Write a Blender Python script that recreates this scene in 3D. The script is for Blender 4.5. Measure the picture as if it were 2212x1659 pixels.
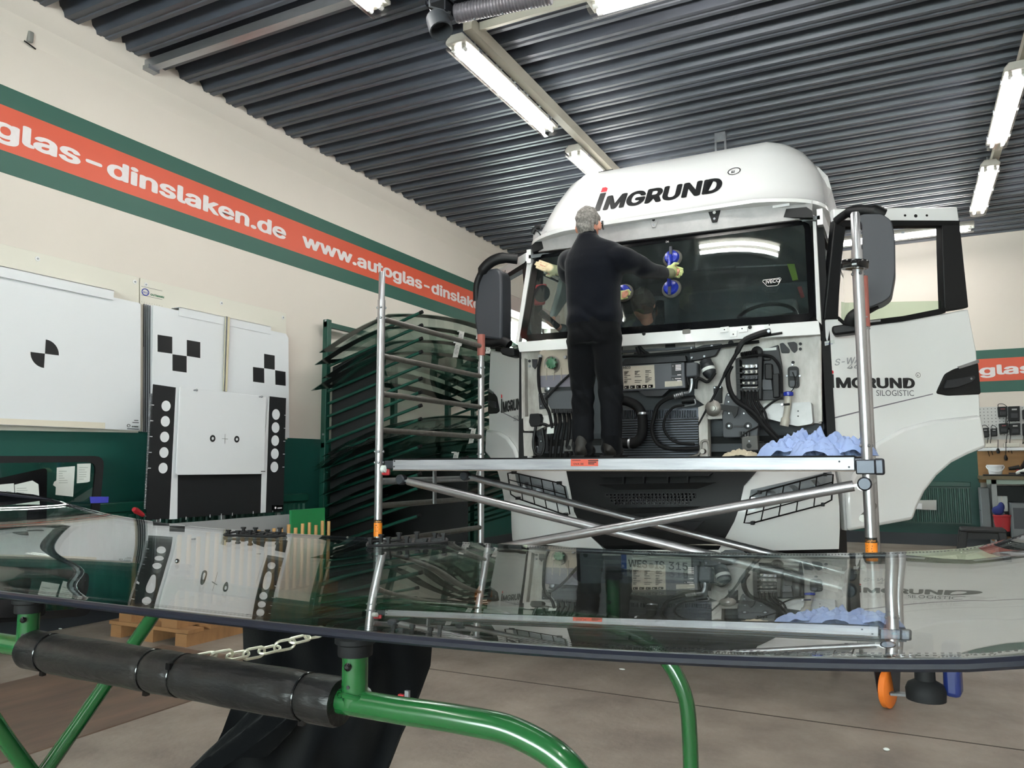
import bpy, bmesh, math, random
from mathutils import Vector as V, Matrix
for o in list(bpy.data.objects): bpy.data.objects.remove(o)
rnd = random.Random(7)
SC = bpy.context.scene
COL = SC.collection
R = math.radians
PI = math.pi
# ------------------------------------------------------------------ camera, world, exposure
F, CX, CY, ZC = 1680.0, 1106.0, 829.5, 1.10
yaw, pitch, roll = R(26.84), R(5.98), R(-0.107)
fw = V((-math.sin(yaw)*math.cos(pitch), math.cos(yaw)*math.cos(pitch), math.sin(pitch)))
r0 = V((math.cos(yaw), math.sin(yaw), 0)); u0 = r0.cross(fw)
rt = r0*math.cos(roll)+u0*math.sin(roll); up = u0*math.cos(roll)-r0*math.sin(roll)
CAM = V((0, 0, ZC))
cd = bpy.data.cameras.new('camera'); cam = bpy.data.objects.new('camera', cd); COL.objects.link(cam)
cd.sensor_width = 36; cd.lens = F*36/2212; cd.clip_start = .05; cd.clip_end = 100
cam.matrix_world = Matrix(((rt.x, up.x, -fw.x, CAM.x), (rt.y, up.y, -fw.y, CAM.y), (rt.z, up.z, -fw.z, CAM.z), (0, 0, 0, 1)))
SC.camera = cam
w = bpy.data.worlds.new('world'); SC.world = w; w.use_nodes = True
w.node_tree.nodes['Background'].inputs[0].default_value = (.92, .96, 1, 1)
w.node_tree.nodes['Background'].inputs[1].default_value = 21.0
SC.view_settings.view_transform = 'Standard'; SC.view_settings.look = 'None'
SC.view_settings.gamma = 1; SC.view_settings.use_curve_mapping = False
SC.view_settings.exposure = 0.76
SC.cycles.transparent_max_bounces = 40; SC.cycles.max_bounces = 10; SC.cycles.glossy_bounces = 6
SC.cycles.sample_clamp_indirect = 8
TUBE_E = 42.0

def P(x, y, ax, val):            # where the sight line of a photo point meets a plane of the room
    d = rt*((x-CX)/F) - up*((y-CY)/F) + fw
    i = 'xyz'.index(ax)
    return CAM + d*((val-CAM[i])/d[i])
def PL(x, y, p0, n):             # the same for any plane
    d = rt*((x-CX)/F) - up*((y-CY)/F) + fw
    return CAM + d*((V(p0)-CAM).dot(V(n))/d.dot(V(n)))
def D(x, y, t):                  # point on the sight line at depth t
    return CAM + (rt*((x-CX)/F) - up*((y-CY)/F) + fw)*t

# ------------------------------------------------------------------ materials
def lin(h):
    c = [int(h[i:i+2], 16)/255 for i in (0, 2, 4)]
    return tuple((v/12.92 if v <= .04045 else ((v+.055)/1.055)**2.4) for v in c)+(1,)
MATS = {}
def mat(name, col, rough=.5, metal=0, spec=.5, var=.0, vscale=6, bump=0, bscale=40, coat=0, col2=None, stretch=None, trans=0, emit=0, sheen=0):
    if name in MATS: return MATS[name]
    m = bpy.data.materials.new(name); m.use_nodes = True; nt = m.node_tree
    b = nt.nodes['Principled BSDF']
    c = lin(col) if isinstance(col, str) else tuple(col)+(1,)
    b.inputs['Base Color'].default_value = c
    b.inputs['Roughness'].default_value = rough; b.inputs['Metallic'].default_value = metal
    b.inputs['Specular IOR Level'].default_value = spec
    b.inputs['Coat Weight'].default_value = coat; b.inputs['Coat Roughness'].default_value = .06
    b.inputs['Transmission Weight'].default_value = trans
    if sheen: b.inputs['Sheen Weight'].default_value = sheen
    if emit:
        b.inputs['Emission Color'].default_value = c; b.inputs['Emission Strength'].default_value = emit
    if var or bump:
        tc = nt.nodes.new('ShaderNodeTexCoord'); mp = nt.nodes.new('ShaderNodeMapping')
        nt.links.new(tc.outputs['Object'], mp.inputs[0])
        if stretch: mp.inputs['Scale'].default_value = stretch
    if var:
        n = nt.nodes.new('ShaderNodeTexNoise'); n.inputs['Scale'].default_value = vscale; n.inputs['Detail'].default_value = 6
        n.inputs['Roughness'].default_value = .62
        nt.links.new(mp.outputs[0], n.inputs['Vector'])
        rp = nt.nodes.new('ShaderNodeValToRGB'); rp.color_ramp.elements[0].position = .32; rp.color_ramp.elements[1].position = .68
        c2 = lin(col2) if col2 else tuple(v*(1-var) for v in c[:3])+(1,)
        rp.color_ramp.elements[0].color = c2; rp.color_ramp.elements[1].color = c
        nt.links.new(n.outputs['Fac'], rp.inputs[0]); nt.links.new(rp.outputs[0], b.inputs['Base Color'])
    if bump:
        n2 = nt.nodes.new('ShaderNodeTexNoise'); n2.inputs['Scale'].default_value = bscale; n2.inputs['Detail'].default_value = 4
        nt.links.new(mp.outputs[0], n2.inputs['Vector'])
        bp = nt.nodes.new('ShaderNodeBump'); bp.inputs['Strength'].default_value = bump; bp.inputs['Distance'].default_value = .01
        nt.links.new(n2.outputs['Fac'], bp.inputs['Height']); nt.links.new(bp.outputs[0], b.inputs['Normal'])
    MATS[name] = m
    return m
def glass(name, tint, ior=1.5, rough=0.0, gcol=(1, 1, 1, 1), dirt_haze=0, pw_=5):   # thin sheet: mirror reflection over tinted see-through
    if name in MATS: return MATS[name]
    m = bpy.data.materials.new(name); m.use_nodes = True; nt = m.node_tree; nt.nodes.clear()
    out = nt.nodes.new('ShaderNodeOutputMaterial'); mx = nt.nodes.new('ShaderNodeMixShader')
    f0 = ((ior-1)/(ior+1))**2                        # Schlick's curve, the same from both faces
    lw = nt.nodes.new('ShaderNodeLayerWeight'); lw.inputs['Blend'].default_value = .5
    pw = nt.nodes.new('ShaderNodeMath'); pw.operation = 'POWER'; pw.inputs[1].default_value = pw_
    fr = nt.nodes.new('ShaderNodeMapRange'); fr.inputs['To Min'].default_value = f0
    nt.links.new(lw.outputs['Facing'], pw.inputs[0]); nt.links.new(pw.outputs[0], fr.inputs[0])
    tr = nt.nodes.new('ShaderNodeBsdfTransparent'); tr.inputs[0].default_value = tuple(tint)+(1,)
    gl = nt.nodes.new('ShaderNodeBsdfGlossy'); gl.inputs['Roughness'].default_value = rough; gl.inputs[0].default_value = gcol
    nt.links.new(fr.outputs[0], mx.inputs[0]); nt.links.new(tr.outputs[0], mx.inputs[1]); nt.links.new(gl.outputs[0], mx.inputs[2])
    last = mx
    if dirt_haze:  # dirt smears over an even painted haze that lifts the dark behind
        tc = nt.nodes.new('ShaderNodeTexCoord'); mp = nt.nodes.new('ShaderNodeMapping'); mp.inputs['Scale'].default_value = (1, 1, .3)
        n = nt.nodes.new('ShaderNodeTexNoise'); n.inputs['Scale'].default_value = 16; n.inputs['Detail'].default_value = 7
        rp = nt.nodes.new('ShaderNodeMapRange'); rp.inputs[1].default_value = .52; rp.inputs[2].default_value = .85; rp.inputs[4].default_value = dirt_haze; rp.inputs[3].default_value = dirt_haze*.22
        df = nt.nodes.new('ShaderNodeBsdfDiffuse'); df.inputs[0].default_value = (.5, .56, .55, 1)
        m2 = nt.nodes.new('ShaderNodeMixShader')
        nt.links.new(tc.outputs['Object'], mp.inputs[0]); nt.links.new(mp.outputs[0], n.inputs['Vector']); nt.links.new(n.outputs['Fac'], rp.inputs[0])
        nt.links.new(rp.outputs[0], m2.inputs[0]); nt.links.new(mx.outputs[0], m2.inputs[1]); nt.links.new(df.outputs[0], m2.inputs[2]); last = m2
    nt.links.new(last.outputs[0], out.inputs[0])
    MATS[name] = m
    return m
WHITE = mat('white_paint', (.80, .805, .80), .22, coat=.6)
GRIME = mat('grimy_white_paint', 'd8d6d2', .45, var=.5, vscale=5, col2='8f8b84', stretch=(1, 1, .35))
GREYP = mat('grey_plastic', '43464b', .55)
DGREY = mat('dark_grey_plastic', '232529', .55, bump=.05)
BLACK = mat('black_plastic', '101113', .5, spec=.3, bump=.05)
BLACKG = mat('black_gloss', '0c0d0f', .15)
RUBBER = mat('black_rubber', '0b0b0d', .7, spec=.25)
ALU = mat('aluminium', 'bcbdc0', .33, metal=.92, var=.12, vscale=14, stretch=(1, 1, .3))
ALUD = mat('dull_aluminium', '8f8c87', .45, metal=.85, var=.2, vscale=20)
DECKM = mat('scuffed_aluminium', 'b6b7bc', .45, metal=.45, var=.2, vscale=9, col2='96979d', stretch=(.3, 1, 4))
STEEL = mat('zinc_steel', 'a9adb2', .35, metal=.9, var=.25, vscale=12)
DSTEEL = mat('dark_steel', '4a4d54', .4, metal=.8)
ORANGE = mat('orange_plastic', 'e4792a', .45)
RED = mat('red_plastic', 'a3262e', .4)
REDP = mat('faded_red_sleeve', 'a35f55', .6, var=.2, vscale=12)
GREEN = mat('green_enamel', '184f26', .22, coat=.4, var=.12, vscale=8)
DGREEN = mat('dark_green_paint', '114539', .4)
WGREEN = mat('green_wall_paint', '144d45', .5, var=.08, vscale=3)
BGREEN = mat('green_band', '26574b', .5)
BRED = mat('orange_red_band', 'cf5236', .45)
LETTER = mat('pale_lettering', 'e6dede', .5, var=.06, vscale=30)
INK = mat('black_print', '17181a', .5)
REDINK = mat('red_print', 'd8323c', .5)
GREYINK = mat('grey_print', '55585c', .5)
WHITEP = mat('white_board', 'e4e6e9', .4)
PAPER = mat('paper', 'd5dad6', .7, var=.06, vscale=8)
CREAM = mat('cream_board', 'dcd8cc', .5)
WALLM = mat('cream_wall_paint', 'ddd4ca', .75, var=.03, vscale=1.2, bump=.04, bscale=60)
CEILM = mat('navy_grey_sheet', '454a54', .42, spec=.6, var=.18, vscale=4, bump=.05, bscale=120)
FLOORM = mat('concrete', '91877d', .6, var=.3, vscale=2.6, col2='70665e', bump=.3, bscale=30)
PLATEM = mat('brown_floor_plate', '6e5a4c', .5, var=.3, vscale=2.5, col2='4e4038', stretch=(3, .6, 1), bump=.08)
WOOD = mat('pale_wood', 'c79a63', .6, var=.3, vscale=5, stretch=(1, 1, .2))
PWOOD = mat('pallet_wood', '9a7048', .75, var=.35, vscale=4, stretch=(.3, 3, 1))
KNIT = mat('navy_fleece', '0a0d15', .95, spec=.12, sheen=.12, var=.12, vscale=30, bump=.12, bscale=220)
TROUS = mat('black_work_trousers', '0a0b0e', .92, spec=.12, sheen=.06, bump=.1, bscale=150)
TROUS2 = mat('charcoal_trouser_panel', '131417', .9, spec=.12, bump=.1, bscale=150)
SKIN = mat('skin', 'c98d78', .5, var=.1, vscale=30)
HAIR = mat('grey_hair', '98948f', .85, var=.5, vscale=70, col2='55514e', bump=.5, bscale=260)
GLOVE = mat('pale_glove', 'bfc98c', .8, bump=.1)
GLOVE2 = mat('cream_glove', 'd6c3a0', .8)
BLUE = mat('blue_plastic', '1c2f9c', .25)
BLUEC = mat('blue_crepe_paper', '98abd6', .85, var=.12, vscale=8)
FOAM = mat('foam_tube', '0c0d10', .36, spec=.3, var=.35, vscale=14, col2='1f1d1b', bump=.35, bscale=60, stretch=(.35, 1, 1))
JACK = mat('black_jacket_cloth', '040507', .95, spec=.1, sheen=.04, bump=.08, bscale=180)
SCREENG = glass('windscreen_glass', (.90, .95, .93), 1.55, 0, pw_=4.4)
TRUCKG = glass('truck_windscreen_glass', (.80, .86, .85), 1.5, 0, dirt_haze=.06)
RACKG = glass('rack_glass', (.87, .935, .91), 1.5)
CLEARG = glass('clear_glass', (.9, .95, .92), 1.45)
COVERG = glass('lamp_cover', (.97, .97, .95), 1.3, .05)
FRIT = mat('black_glass_border', '0b0c0e', .12)
LAMPM = mat('lit_tube', (1, .99, .98), .5, emit=TUBE_E)
TAN = mat('tan_tank_plastic', 'a39a8c', .4, var=.2, vscale=5)

# ------------------------------------------------------------------ mesh helpers
class MB:
    def __init__(s): s.v = []; s.f = []
    def add(s, vs, fs):
        n = len(s.v); s.v += [V(a) for a in vs]; s.f += [tuple(i+n for i in f) for f in fs]; return s
    def box(s, a, b):
        x0, y0, z0 = a; x1, y1, z1 = b
        return s.add([(x0, y0, z0), (x1, y0, z0), (x1, y1, z0), (x0, y1, z0), (x0, y0, z1), (x1, y0, z1), (x1, y1, z1), (x0, y1, z1)],
                     [(3, 2, 1, 0), (4, 5, 6, 7), (0, 1, 5, 4), (1, 2, 6, 5), (2, 3, 7, 6), (3, 0, 4, 7)])
    def obox(s, c, ax, ay, az):
        c = V(c); ax = V(ax); ay = V(ay); az = V(az)
        vs = [c+ax*i+ay*j+az*k for k in (-1, 1) for i, j in ((-1, -1), (1, -1), (1, 1), (-1, 1))]
        return s.add(vs, [(3, 2, 1, 0), (4, 5, 6, 7), (0, 1, 5, 4), (1, 2, 6, 5), (2, 3, 7, 6), (3, 0, 4, 7)])
    def bar(s, p, q, w, h, upv=(0, 0, 1)):
        p = V(p); q = V(q); d = (q-p); t = d.normalized(); u = V(upv)
        a = t.cross(u); a = a.normalized() if a.length > 1e-6 else V((1, 0, 0)); b = a.cross(t).normalized()
        return s.obox((p+q)/2, d/2, a*w/2, b*h/2)
    def tube(s, pts, r, n=10, closed=False, sq=1.0):
        pts = [V(p) for p in pts]; m = len(pts); rs = r if isinstance(r, (list, tuple)) else [r]*m
        ts = []
        for i in range(m):
            a = pts[(i-1) % m] if (closed or i > 0) else pts[i]; b = pts[(i+1) % m] if (closed or i < m-1) else pts[i]
            t = (b-a); ts.append(t.normalized() if t.length > 1e-9 else V((0, 0, 1)))
        nrm = ts[0].orthogonal().normalized(); vs = []
        for i in range(m):
            nrm = (nrm-ts[i]*nrm.dot(ts[i])); nrm = nrm.normalized() if nrm.length > 1e-6 else ts[i].orthogonal().normalized()
            bn = ts[i].cross(nrm)
            for k in range(n):
                a = 2*PI*k/n; vs.append(pts[i]+(nrm*math.cos(a)+bn*math.sin(a)*sq)*rs[i])
        fs = []
        for i in range(m if closed else m-1):
            j = (i+1) % m
            for k in range(n):
                l = (k+1) % n; fs.append((i*n+k, i*n+l, j*n+l, j*n+k))
        if not closed: fs += [tuple(range(n-1, -1, -1)), tuple((m-1)*n+k for k in range(n))]
        return s.add(vs, fs)
    def cyl(s, p, q, r, n=16): return s.tube([p, q], r, n)
    def lathe(s, c, ax, prof, n=20):
        c = V(c); t = V(ax).normalized(); a = t.orthogonal().normalized(); b = t.cross(a); vs = []
        for (r, h) in prof:
            for k in range(n):
                g = 2*PI*k/n; vs.append(c+t*h+(a*math.cos(g)+b*math.sin(g))*max(r, 1e-4))
        m = len(prof); fs = [(i*n+k, i*n+(k+1) % n, (i+1)*n+(k+1) % n, (i+1)*n+k) for i in range(m-1) for k in range(n)]
        fs += [tuple(range(n-1, -1, -1)), tuple((m-1)*n+k for k in range(n))]
        return s.add(vs, fs)
    def prism(s, poly, d):
        poly = [V(p) for p in poly]; d = V(d); n = len(poly)
        return s.add(poly+[p+d for p in poly], [tuple(range(n)), tuple(range(2*n-1, n-1, -1))]+[(i, i+n, (i+1) % n+n, (i+1) % n) for i in range(n)])
    def ell(s, c, r, nu=16, nv=10):
        c = V(c); r = r if isinstance(r, (tuple, list, V)) else (r, r, r); vs = []
        for i in range(nv+1):
            th = PI*i/nv
            for k in range(nu):
                a = 2*PI*k/nu; vs.append((c.x+r[0]*max(math.sin(th), 1e-3)*math.cos(a), c.y+r[1]*max(math.sin(th), 1e-3)*math.sin(a), c.z+r[2]*math.cos(th)))
        return s.add(vs, [(i*nu+k, (i+1)*nu+k, (i+1)*nu+(k+1) % nu, i*nu+(k+1) % nu) for i in range(nv) for k in range(nu)]+[tuple(range(nu)), tuple(nv*nu+k for k in range(nu-1, -1, -1))])
    def grid(s, fn, nu, nv, cu=False):
        vs = [fn(i/(nu if cu else nu), j/nv) for j in range(nv+1) for i in range(nu if cu else nu+1)]
        w = nu if cu else nu+1
        return s.add(vs, [(j*w+i, j*w+(i+1) % w, (j+1)*w+(i+1) % w, (j+1)*w+i) for j in range(nv) for i in range(nu)])
    def slab(s, fn, nu, nv, off):            # a curved sheet with thickness: off(u,v) is the vector to its other face
        n0 = len(s.v); s.grid(fn, nu, nv); w = nu+1; k = w*(nv+1)
        s.v += [s.v[n0+i]+V(off(i % w/nu, i//w/nv)) for i in range(k)]
        s.f += [tuple(n0+k+a for a in reversed((j*w+i, j*w+i+1, (j+1)*w+i+1, (j+1)*w+i))) for j in range(nv) for i in range(nu)]
        rim = [i for i in range(nu)]+[j*w+nu for j in range(nv)]+[nv*w+nu-i for i in range(nu)]+[(nv-j)*w for j in range(nv)]
        m = len(rim)
        s.f += [(n0+rim[(a+1) % m], n0+rim[a], n0+k+rim[a], n0+k+rim[(a+1) % m]) for a in range(m)]
        return s
    def build(s, name, m, parent=None, bev=0, smooth=True, label=None, ang=38, flip=True):
        off = V((0, 0, 0)); q = parent
        while q is not None: off = off+V(q.location); q = q.parent
        me = bpy.data.meshes.new(name); me.from_pydata([tuple(a-off) for a in s.v], [], s.f); me.validate()
        bm = bmesh.new(); bm.from_mesh(me); 
        if flip: bmesh.ops.recalc_face_normals(bm, faces=bm.faces)
        bm.to_mesh(me); bm.free()
        if smooth and len(me.polygons):
            me.polygons.foreach_set('use_smooth', [True]*len(me.polygons)); me.set_sharp_from_angle(angle=R(ang))
        me.materials.append(m)
        o = bpy.data.objects.new(name, me); COL.objects.link(o)
        if parent is not None: o.parent = parent
        if bev:
            bv = o.modifiers.new('bevel', 'BEVEL'); bv.width = bev; bv.segments = 2; bv.limit_method = 'ANGLE'; bv.angle_limit = R(50)
        if label: o['label'] = label
        return o
def tag(o, label, cat, group=None, kind=None):
    o['label'] = label; o['category'] = cat
    if group: o['group'] = group
    if kind: o['kind'] = kind
    return o
def thing(name, label, cat, loc=(0, 0, 0), group=None):
    o = bpy.data.objects.new(name, None); COL.objects.link(o); o.location = V(loc); o.empty_display_size = .1
    return tag(o, label, cat, group)
def struct(name, mb, m, parent=None, **k):
    o = mb.build(name, m, parent, **k)
    if parent is None: o['kind'] = 'structure'
    return o
def clone(root, delta, label=None, group=None):      # a thing moved by delta, with its parts and sub-parts
    def cp(o, par):
        c = o.copy(); COL.objects.link(c)
        if par is not None: c.parent = par
        for k in list(o.children): cp(k, c)
        return c
    c = cp(root, None); c.location = V(root.location)+V(delta)
    if label: c['label'] = label
    if group: c['group'] = group
    return c
def rounded(poly, r, n=4):           # round the corners of a flat polygon given as 2-tuples
    out = []; m = len(poly)
    for i in range(m):
        p = V((*poly[i-1], 0)); q = V((*poly[i], 0)); s = V((*poly[(i+1) % m], 0))
        a = (p-q); b = (s-q); k = min(r, a.length*.45, b.length*.45)
        a = q+a.normalized()*k; b = q+b.normalized()*k
        for j in range(n+1):
            t = j/n; c = a*(1-t)**2+q*2*t*(1-t)+b*t*t; out.append((c.x, c.y))
    return out
def smoothpath(pts, n=6):            # Catmull-Rom through the points
    pts = [V(p) for p in pts]; out = []
    for i in range(len(pts)-1):
        a = pts[max(i-1, 0)]; b = pts[i]; c = pts[i+1]; d = pts[min(i+2, len(pts)-1)]
        for j in range(n):
            t = j/n; out.append(.5*((2*b)+(c-a)*t+(2*a-5*b+4*c-d)*t*t+(3*b-a-3*c+d)*t**3))
    return out+[pts[-1]]
_tx = {}
try: FONT = bpy.data.fonts.load(bpy.utils.system_resource('DATAFILES', path='fonts')+'/Inter.woff2')   # Blender's own interface font
except Exception: FONT = None
def textmesh(body, bold=0, shear=0, spacing=1.0, res=3, plain=False):
    k = (body, bold, shear, spacing, plain)
    if k not in _tx:
        cu = bpy.data.curves.new('t', 'FONT'); cu.body = body; cu.font = (None if plain else FONT) or cu.font; cu.shear = shear; cu.resolution_u = res; cu.space_character = spacing
        o = bpy.data.objects.new('t', cu); COL.objects.link(o); bpy.context.view_layer.update()
        me = bpy.data.meshes.new_from_object(o.evaluated_get(bpy.context.evaluated_depsgraph_get()))
        bm = bmesh.new(); bm.from_mesh(me); bmesh.ops.remove_doubles(bm, verts=bm.verts, dist=1e-5); bmesh.ops.triangulate(bm, faces=bm.faces, ngon_method='EAR_CLIP')
        bm.verts.ensure_lookup_table()
        _tx[k] = ([v.co.copy() for v in bm.verts], [tuple(v.index for v in (f.verts if f.normal.z > 0 else reversed(f.verts))) for f in bm.faces if f.calc_area() > 1e-7]); bm.free()
        if 'k' in body and not plain and FONT:         # this face draws k from overlapping outlines, which fill wrongly: rebuild its three strokes
            def raw(t_):
                cu.body = t_; bpy.context.view_layer.update()
                m_ = bpy.data.meshes.new_from_object(o.evaluated_get(bpy.context.evaluated_depsgraph_get())); r_ = max(v.co.x for v in m_.vertices); bpy.data.meshes.remove(m_); return r_
            i_ = body.index('k'); x_ = raw(body[:i_+1])-.3721; vs, fs = _tx[k]
            fs = [f for f in fs if not all(x_+.045 < vs[j].x < x_+.38 for j in f)]; n_ = len(vs)
            K = [(.0526, 0), (.1137, 0), (.1137, .5087), (.0526, .5087), (.1099, .1366), (.184, .1994), (.3602, .3793), (.2844, .3793), (.1099, .2117), (.294, 0), (.3721, 0), (.1912, .2287), (.1478, .1857)]
            _tx[k] = (vs+[V((x_+p_, q_, 0)) for p_, q_ in K], fs+[tuple(n_+j for j in f) for f in ((0, 1, 2, 3), (4, 5, 6, 7, 8), (9, 10, 11, 12))])
        if bold:                                      # heavier strokes: the outline repeated around itself
            vs, fs = _tx[k]; nv = []; nf = []
            for i in range(9):
                a = V((0, 0, 0)) if i == 8 else V((math.cos(i*PI/4)*bold*1.1, math.sin(i*PI/4)*bold*.8, .0))
                nf += [tuple(j+len(nv) for j in f) for f in fs]; nv += [v+a+V((0, 0, i*.0006)) for v in vs]
            _tx[k] = (nv, nf)
        bpy.data.objects.remove(o); bpy.data.curves.remove(cu); bpy.data.meshes.remove(me)
    return _tx[k]
def twidth(body, **k):
    vs, _ = textmesh(body, **k); return min(v.x for v in vs), max(v.x for v in vs)
CAPH = .727
def text(name, body, m, parent, org, right, upv, h=None, width=None, lift=.002, mapf=None, mb=None, align='l', **k):
    # org = left end of the baseline, h = capital height; width stretches the line to fit
    vs, fs = textmesh(body, **k); x0 = min(v.x for v in vs); x1 = max(v.x for v in vs)
    right = V(right).normalized(); upv = V(upv).normalized(); nn = right.cross(upv)
    sy = h/(.729 if k.get('plain') else CAPH) if h else None; sx = width/(x1-x0) if width else sy
    if sy is None: sy = sx
    if align == 'r': org = V(org)-right*(x1-x0)*sx
    if align == 'c': org = V(org)-right*(x1-x0)*sx/2
    q = mb or MB()
    if mapf: q.add([mapf((v.x-x0)*sx, v.y*sy) for v in vs], fs)
    else: q.add([V(org)+right*((v.x-x0)*sx)+upv*(v.y*sy)+nn*(lift+v.z*sy) for v in vs], fs)
    if mb is not None: return mb
    return q.build(name, m, parent, smooth=False, flip=False)
# ------------------------------------------------------------------ room shell
XL, XR, YB, YF, ZT = -5.2, 6.6, 12.3, -4.2, 4.26
struct('floor', MB().box((XL-.3, YF-.3, -.2), (XR+.3, YB+.3, 0)), FLOORM)
WY0, WY1, WZ0, WZ1 = 9.97, 11.7, 1.75, 3.36
q = MB()
q.box((XL-.3, YF-.3, 0), (XL, WY0, 4.6)).box((XL-.3, WY1, 0), (XL, YB+.3, 4.6)).box((XL-.3, WY0, 0), (XL, WY1, WZ0)).box((XL-.3, WY0, WZ1), (XL, WY1, 4.6))
wl = struct('wall_left', q, WALLM)
wb = struct('wall_back', MB().box((XL, YB, 0), (XR, YB+.3, 4.6)), WALLM)
wr = struct('wall_right', MB().box((XR, YF-.3, 0), (XR+.3, YB+.3, 4.6)), WALLM)
q = MB()                       # unseen wall behind the camera; glazed gate added to light the truck front
q.box((XL, YF-.3, 0), (-3.2, YF, 4.6)).box((2.6, YF-.3, 0), (XR, YF, 4.6)).box((-3.2, YF-.3, 4.0), (2.6, YF, 4.6))
struct('wall_front', q, WALLM)
dr = struct('door_1', MB().box((-3.2, YF-.2, 0), (2.6, YF-.12, .9)).box((-3.2, YF-.2, 2.3), (2.6, YF-.12, 4.0)), mat('added_gate_panel', 'c9cbcc', .4))
q = MB()
for i in range(8): q.box((-3.2+i*.828-.04, YF-.2, .9), (-3.2+i*.828+.04 if i < 7 else 2.6, YF-.12, 2.3))
q.build('added_gate_mullion', ALU, dr)
MB().box((-3.2, YF-.17, .9), (2.6, YF-.165, 2.3)).build('added_gate_glass', CLEARG, dr)
# ceiling: trapezoid sheet, ribs running across the hall
per, zt, zb = .245, ZT+.12, ZT
prof = []
y = YF-.3
k0 = math.floor((YF-.3-8.2)/per)
for k in range(k0, int((YB+.4-8.2)/per)+1):
    y = 8.2+k*per
    prof += [(y-.085, zb), (y-.052, zb), (y-.046, zb+.009), (y-.022, zb+.009), (y-.016, zb), (y+.018, zb), (y+.048, zt), (y+.082, zt), (y+.088, zt-.007), (y+.098, zt-.007), (y+.104, zt), (y+.13, zt)]
q = MB(); n = len(prof)
q.add([(XL-.3, a, b) for a, b in prof]+[(XR+.3, a, b) for a, b in prof], [(i, i+1, n+i+1, n+i) for i in range(n-1)])
ce = struct('ceiling', q, CEILM, smooth=False)
MB().box((XL-.3, YF-.3, 4.55), (XR+.3, YB+.3, 4.7)).build('light_block_slab', mat('light_block_slab', '2b2e33', .8), ce)  # unseen slab added above the sheet to block sky light
# rough plaster edge where the wall meets the sheet
q = MB(); m = 420; vs = []
for i in range(m+1):
    yy = YF+(YB-YF)*i/m; t = ((yy-8.2) % per)/per
    h = ZT+(.012 if (t < .08 or t > .65) else .05)+rnd.uniform(-.016, .012)
    vs += [(XL+.035, yy, ZT-.16), (XL+.03, yy, h), (XL-.02, yy, h+.01)]
q.add(vs, [(3*i+a, 3*i+3+a, 3*i+4+a, 3*i+1+a) for i in range(m) for a in (0, 1)]+[])
q.add([(XL, YF, ZT-.30), (XL, YB, ZT-.30), (XL+.035, YB, ZT-.16), (XL+.035, YF, ZT-.16)], [(0, 1, 2, 3)])
struct('trim_1', q, WALLM)
# painted dado and bands
G = 1.362
struct('trim_2', MB().box((XL, YF, 0), (XL+.004, WY0+.0, G)).box((XL, WY0, 0), (XL+.004, YB, G)), WGREEN)
struct('trim_3', MB().box((XL, YB-.004, .16), (.86, YB, G)).box((2.9, YB-.004, .16), (XR, YB, G)), WGREEN)
struct('trim_4', MB().box((XL, YB-.012, 0), (XR, YB, .16)).box((XL, YF, 0), (XL+.012, YB, .12)), mat('dark_skirting', '2e3238', .5))
def band(n, fixed, a, b, z0, z1, m, dx=.003):
    q = MB()
    if fixed == 'x': q.box((XL, a, z0), (XL+dx, b, z1))
    else: q.box((a, YB-dx, z0), (b, YB, z1))
    return struct('trim_%d' % n, q, m)
zb1 = [P(0, y, 'x', XL).z for y in (177.5, 227, 321, 369)]; zb2 = [P(1026, y, 'x', XL).z for y in (613.5, 631, 680, 703)]
zs = [(a+b)/2 for a, b in zip(zb1, zb2)]
band(5, 'x', YF, WY0, zs[1], zs[0], BGREEN); bl = band(6, 'x', YF, WY0, zs[2], zs[1], BRED); band(7, 'x', YF, WY0, zs[3], zs[2], BGREEN)
zq = [P(2150, y, 'y', YB).z for y in (755, 774, 823, 847)]
band(8, 'y', -1.2, XR, zq[1], zq[0], BGREEN); bb = band(9, 'y', -1.2, XR, zq[2], zq[1], BRED); band(10, 'y', -1.2, XR, zq[3], zq[2], BGREEN)
B = dict(bold=.03)
S = 'www.autoglas-dinslaken.de'
y0 = P(652, 515, 'x', XL).y; y1 = P(1022, 660, 'x', XL).y
a0, a1 = twidth('www.autoglas-dinslak', **B); sc = (y1-y0)/(a1-a0)
w0, w1 = twidth(S, **B)
hz = (zs[1]-zs[2]); base = zs[2]+hz*.28
text('lettering', S, LETTER, bl, (XL+.003, y0, base), (0, 1, 0), (0, 0, 1), h=hz*.60, width=(w1-w0)*sc, **B)
text('lettering', S, LETTER, bl, (XL+.003, P(617, 515, 'x', XL).y, base), (0, 1, 0), (0, 0, 1), h=hz*.60, width=(w1-w0)*sc, align='r', **B)
g0 = twidth('www.auto', **B); g1 = twidth('www.autog', **B); gl = twidth('g', **B)
xa = P(2115, 800, 'y', YB).x; xb = P(2167.5, 800, 'y', YB).x
s2 = (xb-xa)/((twidth('www.autogla', **B)[1]-(twidth('a', **B)[1]-twidth('a', **B)[0]))-(g1[1]-(gl[1]-gl[0])))
h2 = zq[1]-zq[2]
text('lettering', S, LETTER, bb, (xa-(g1[1]-(gl[1]-gl[0])-w0)*s2, YB-.003, zq[2]+h2*.29), (1, 0, 0), (0, 0, 1), h=h2*.58, width=(w1-w0)*s2, **B)
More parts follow.
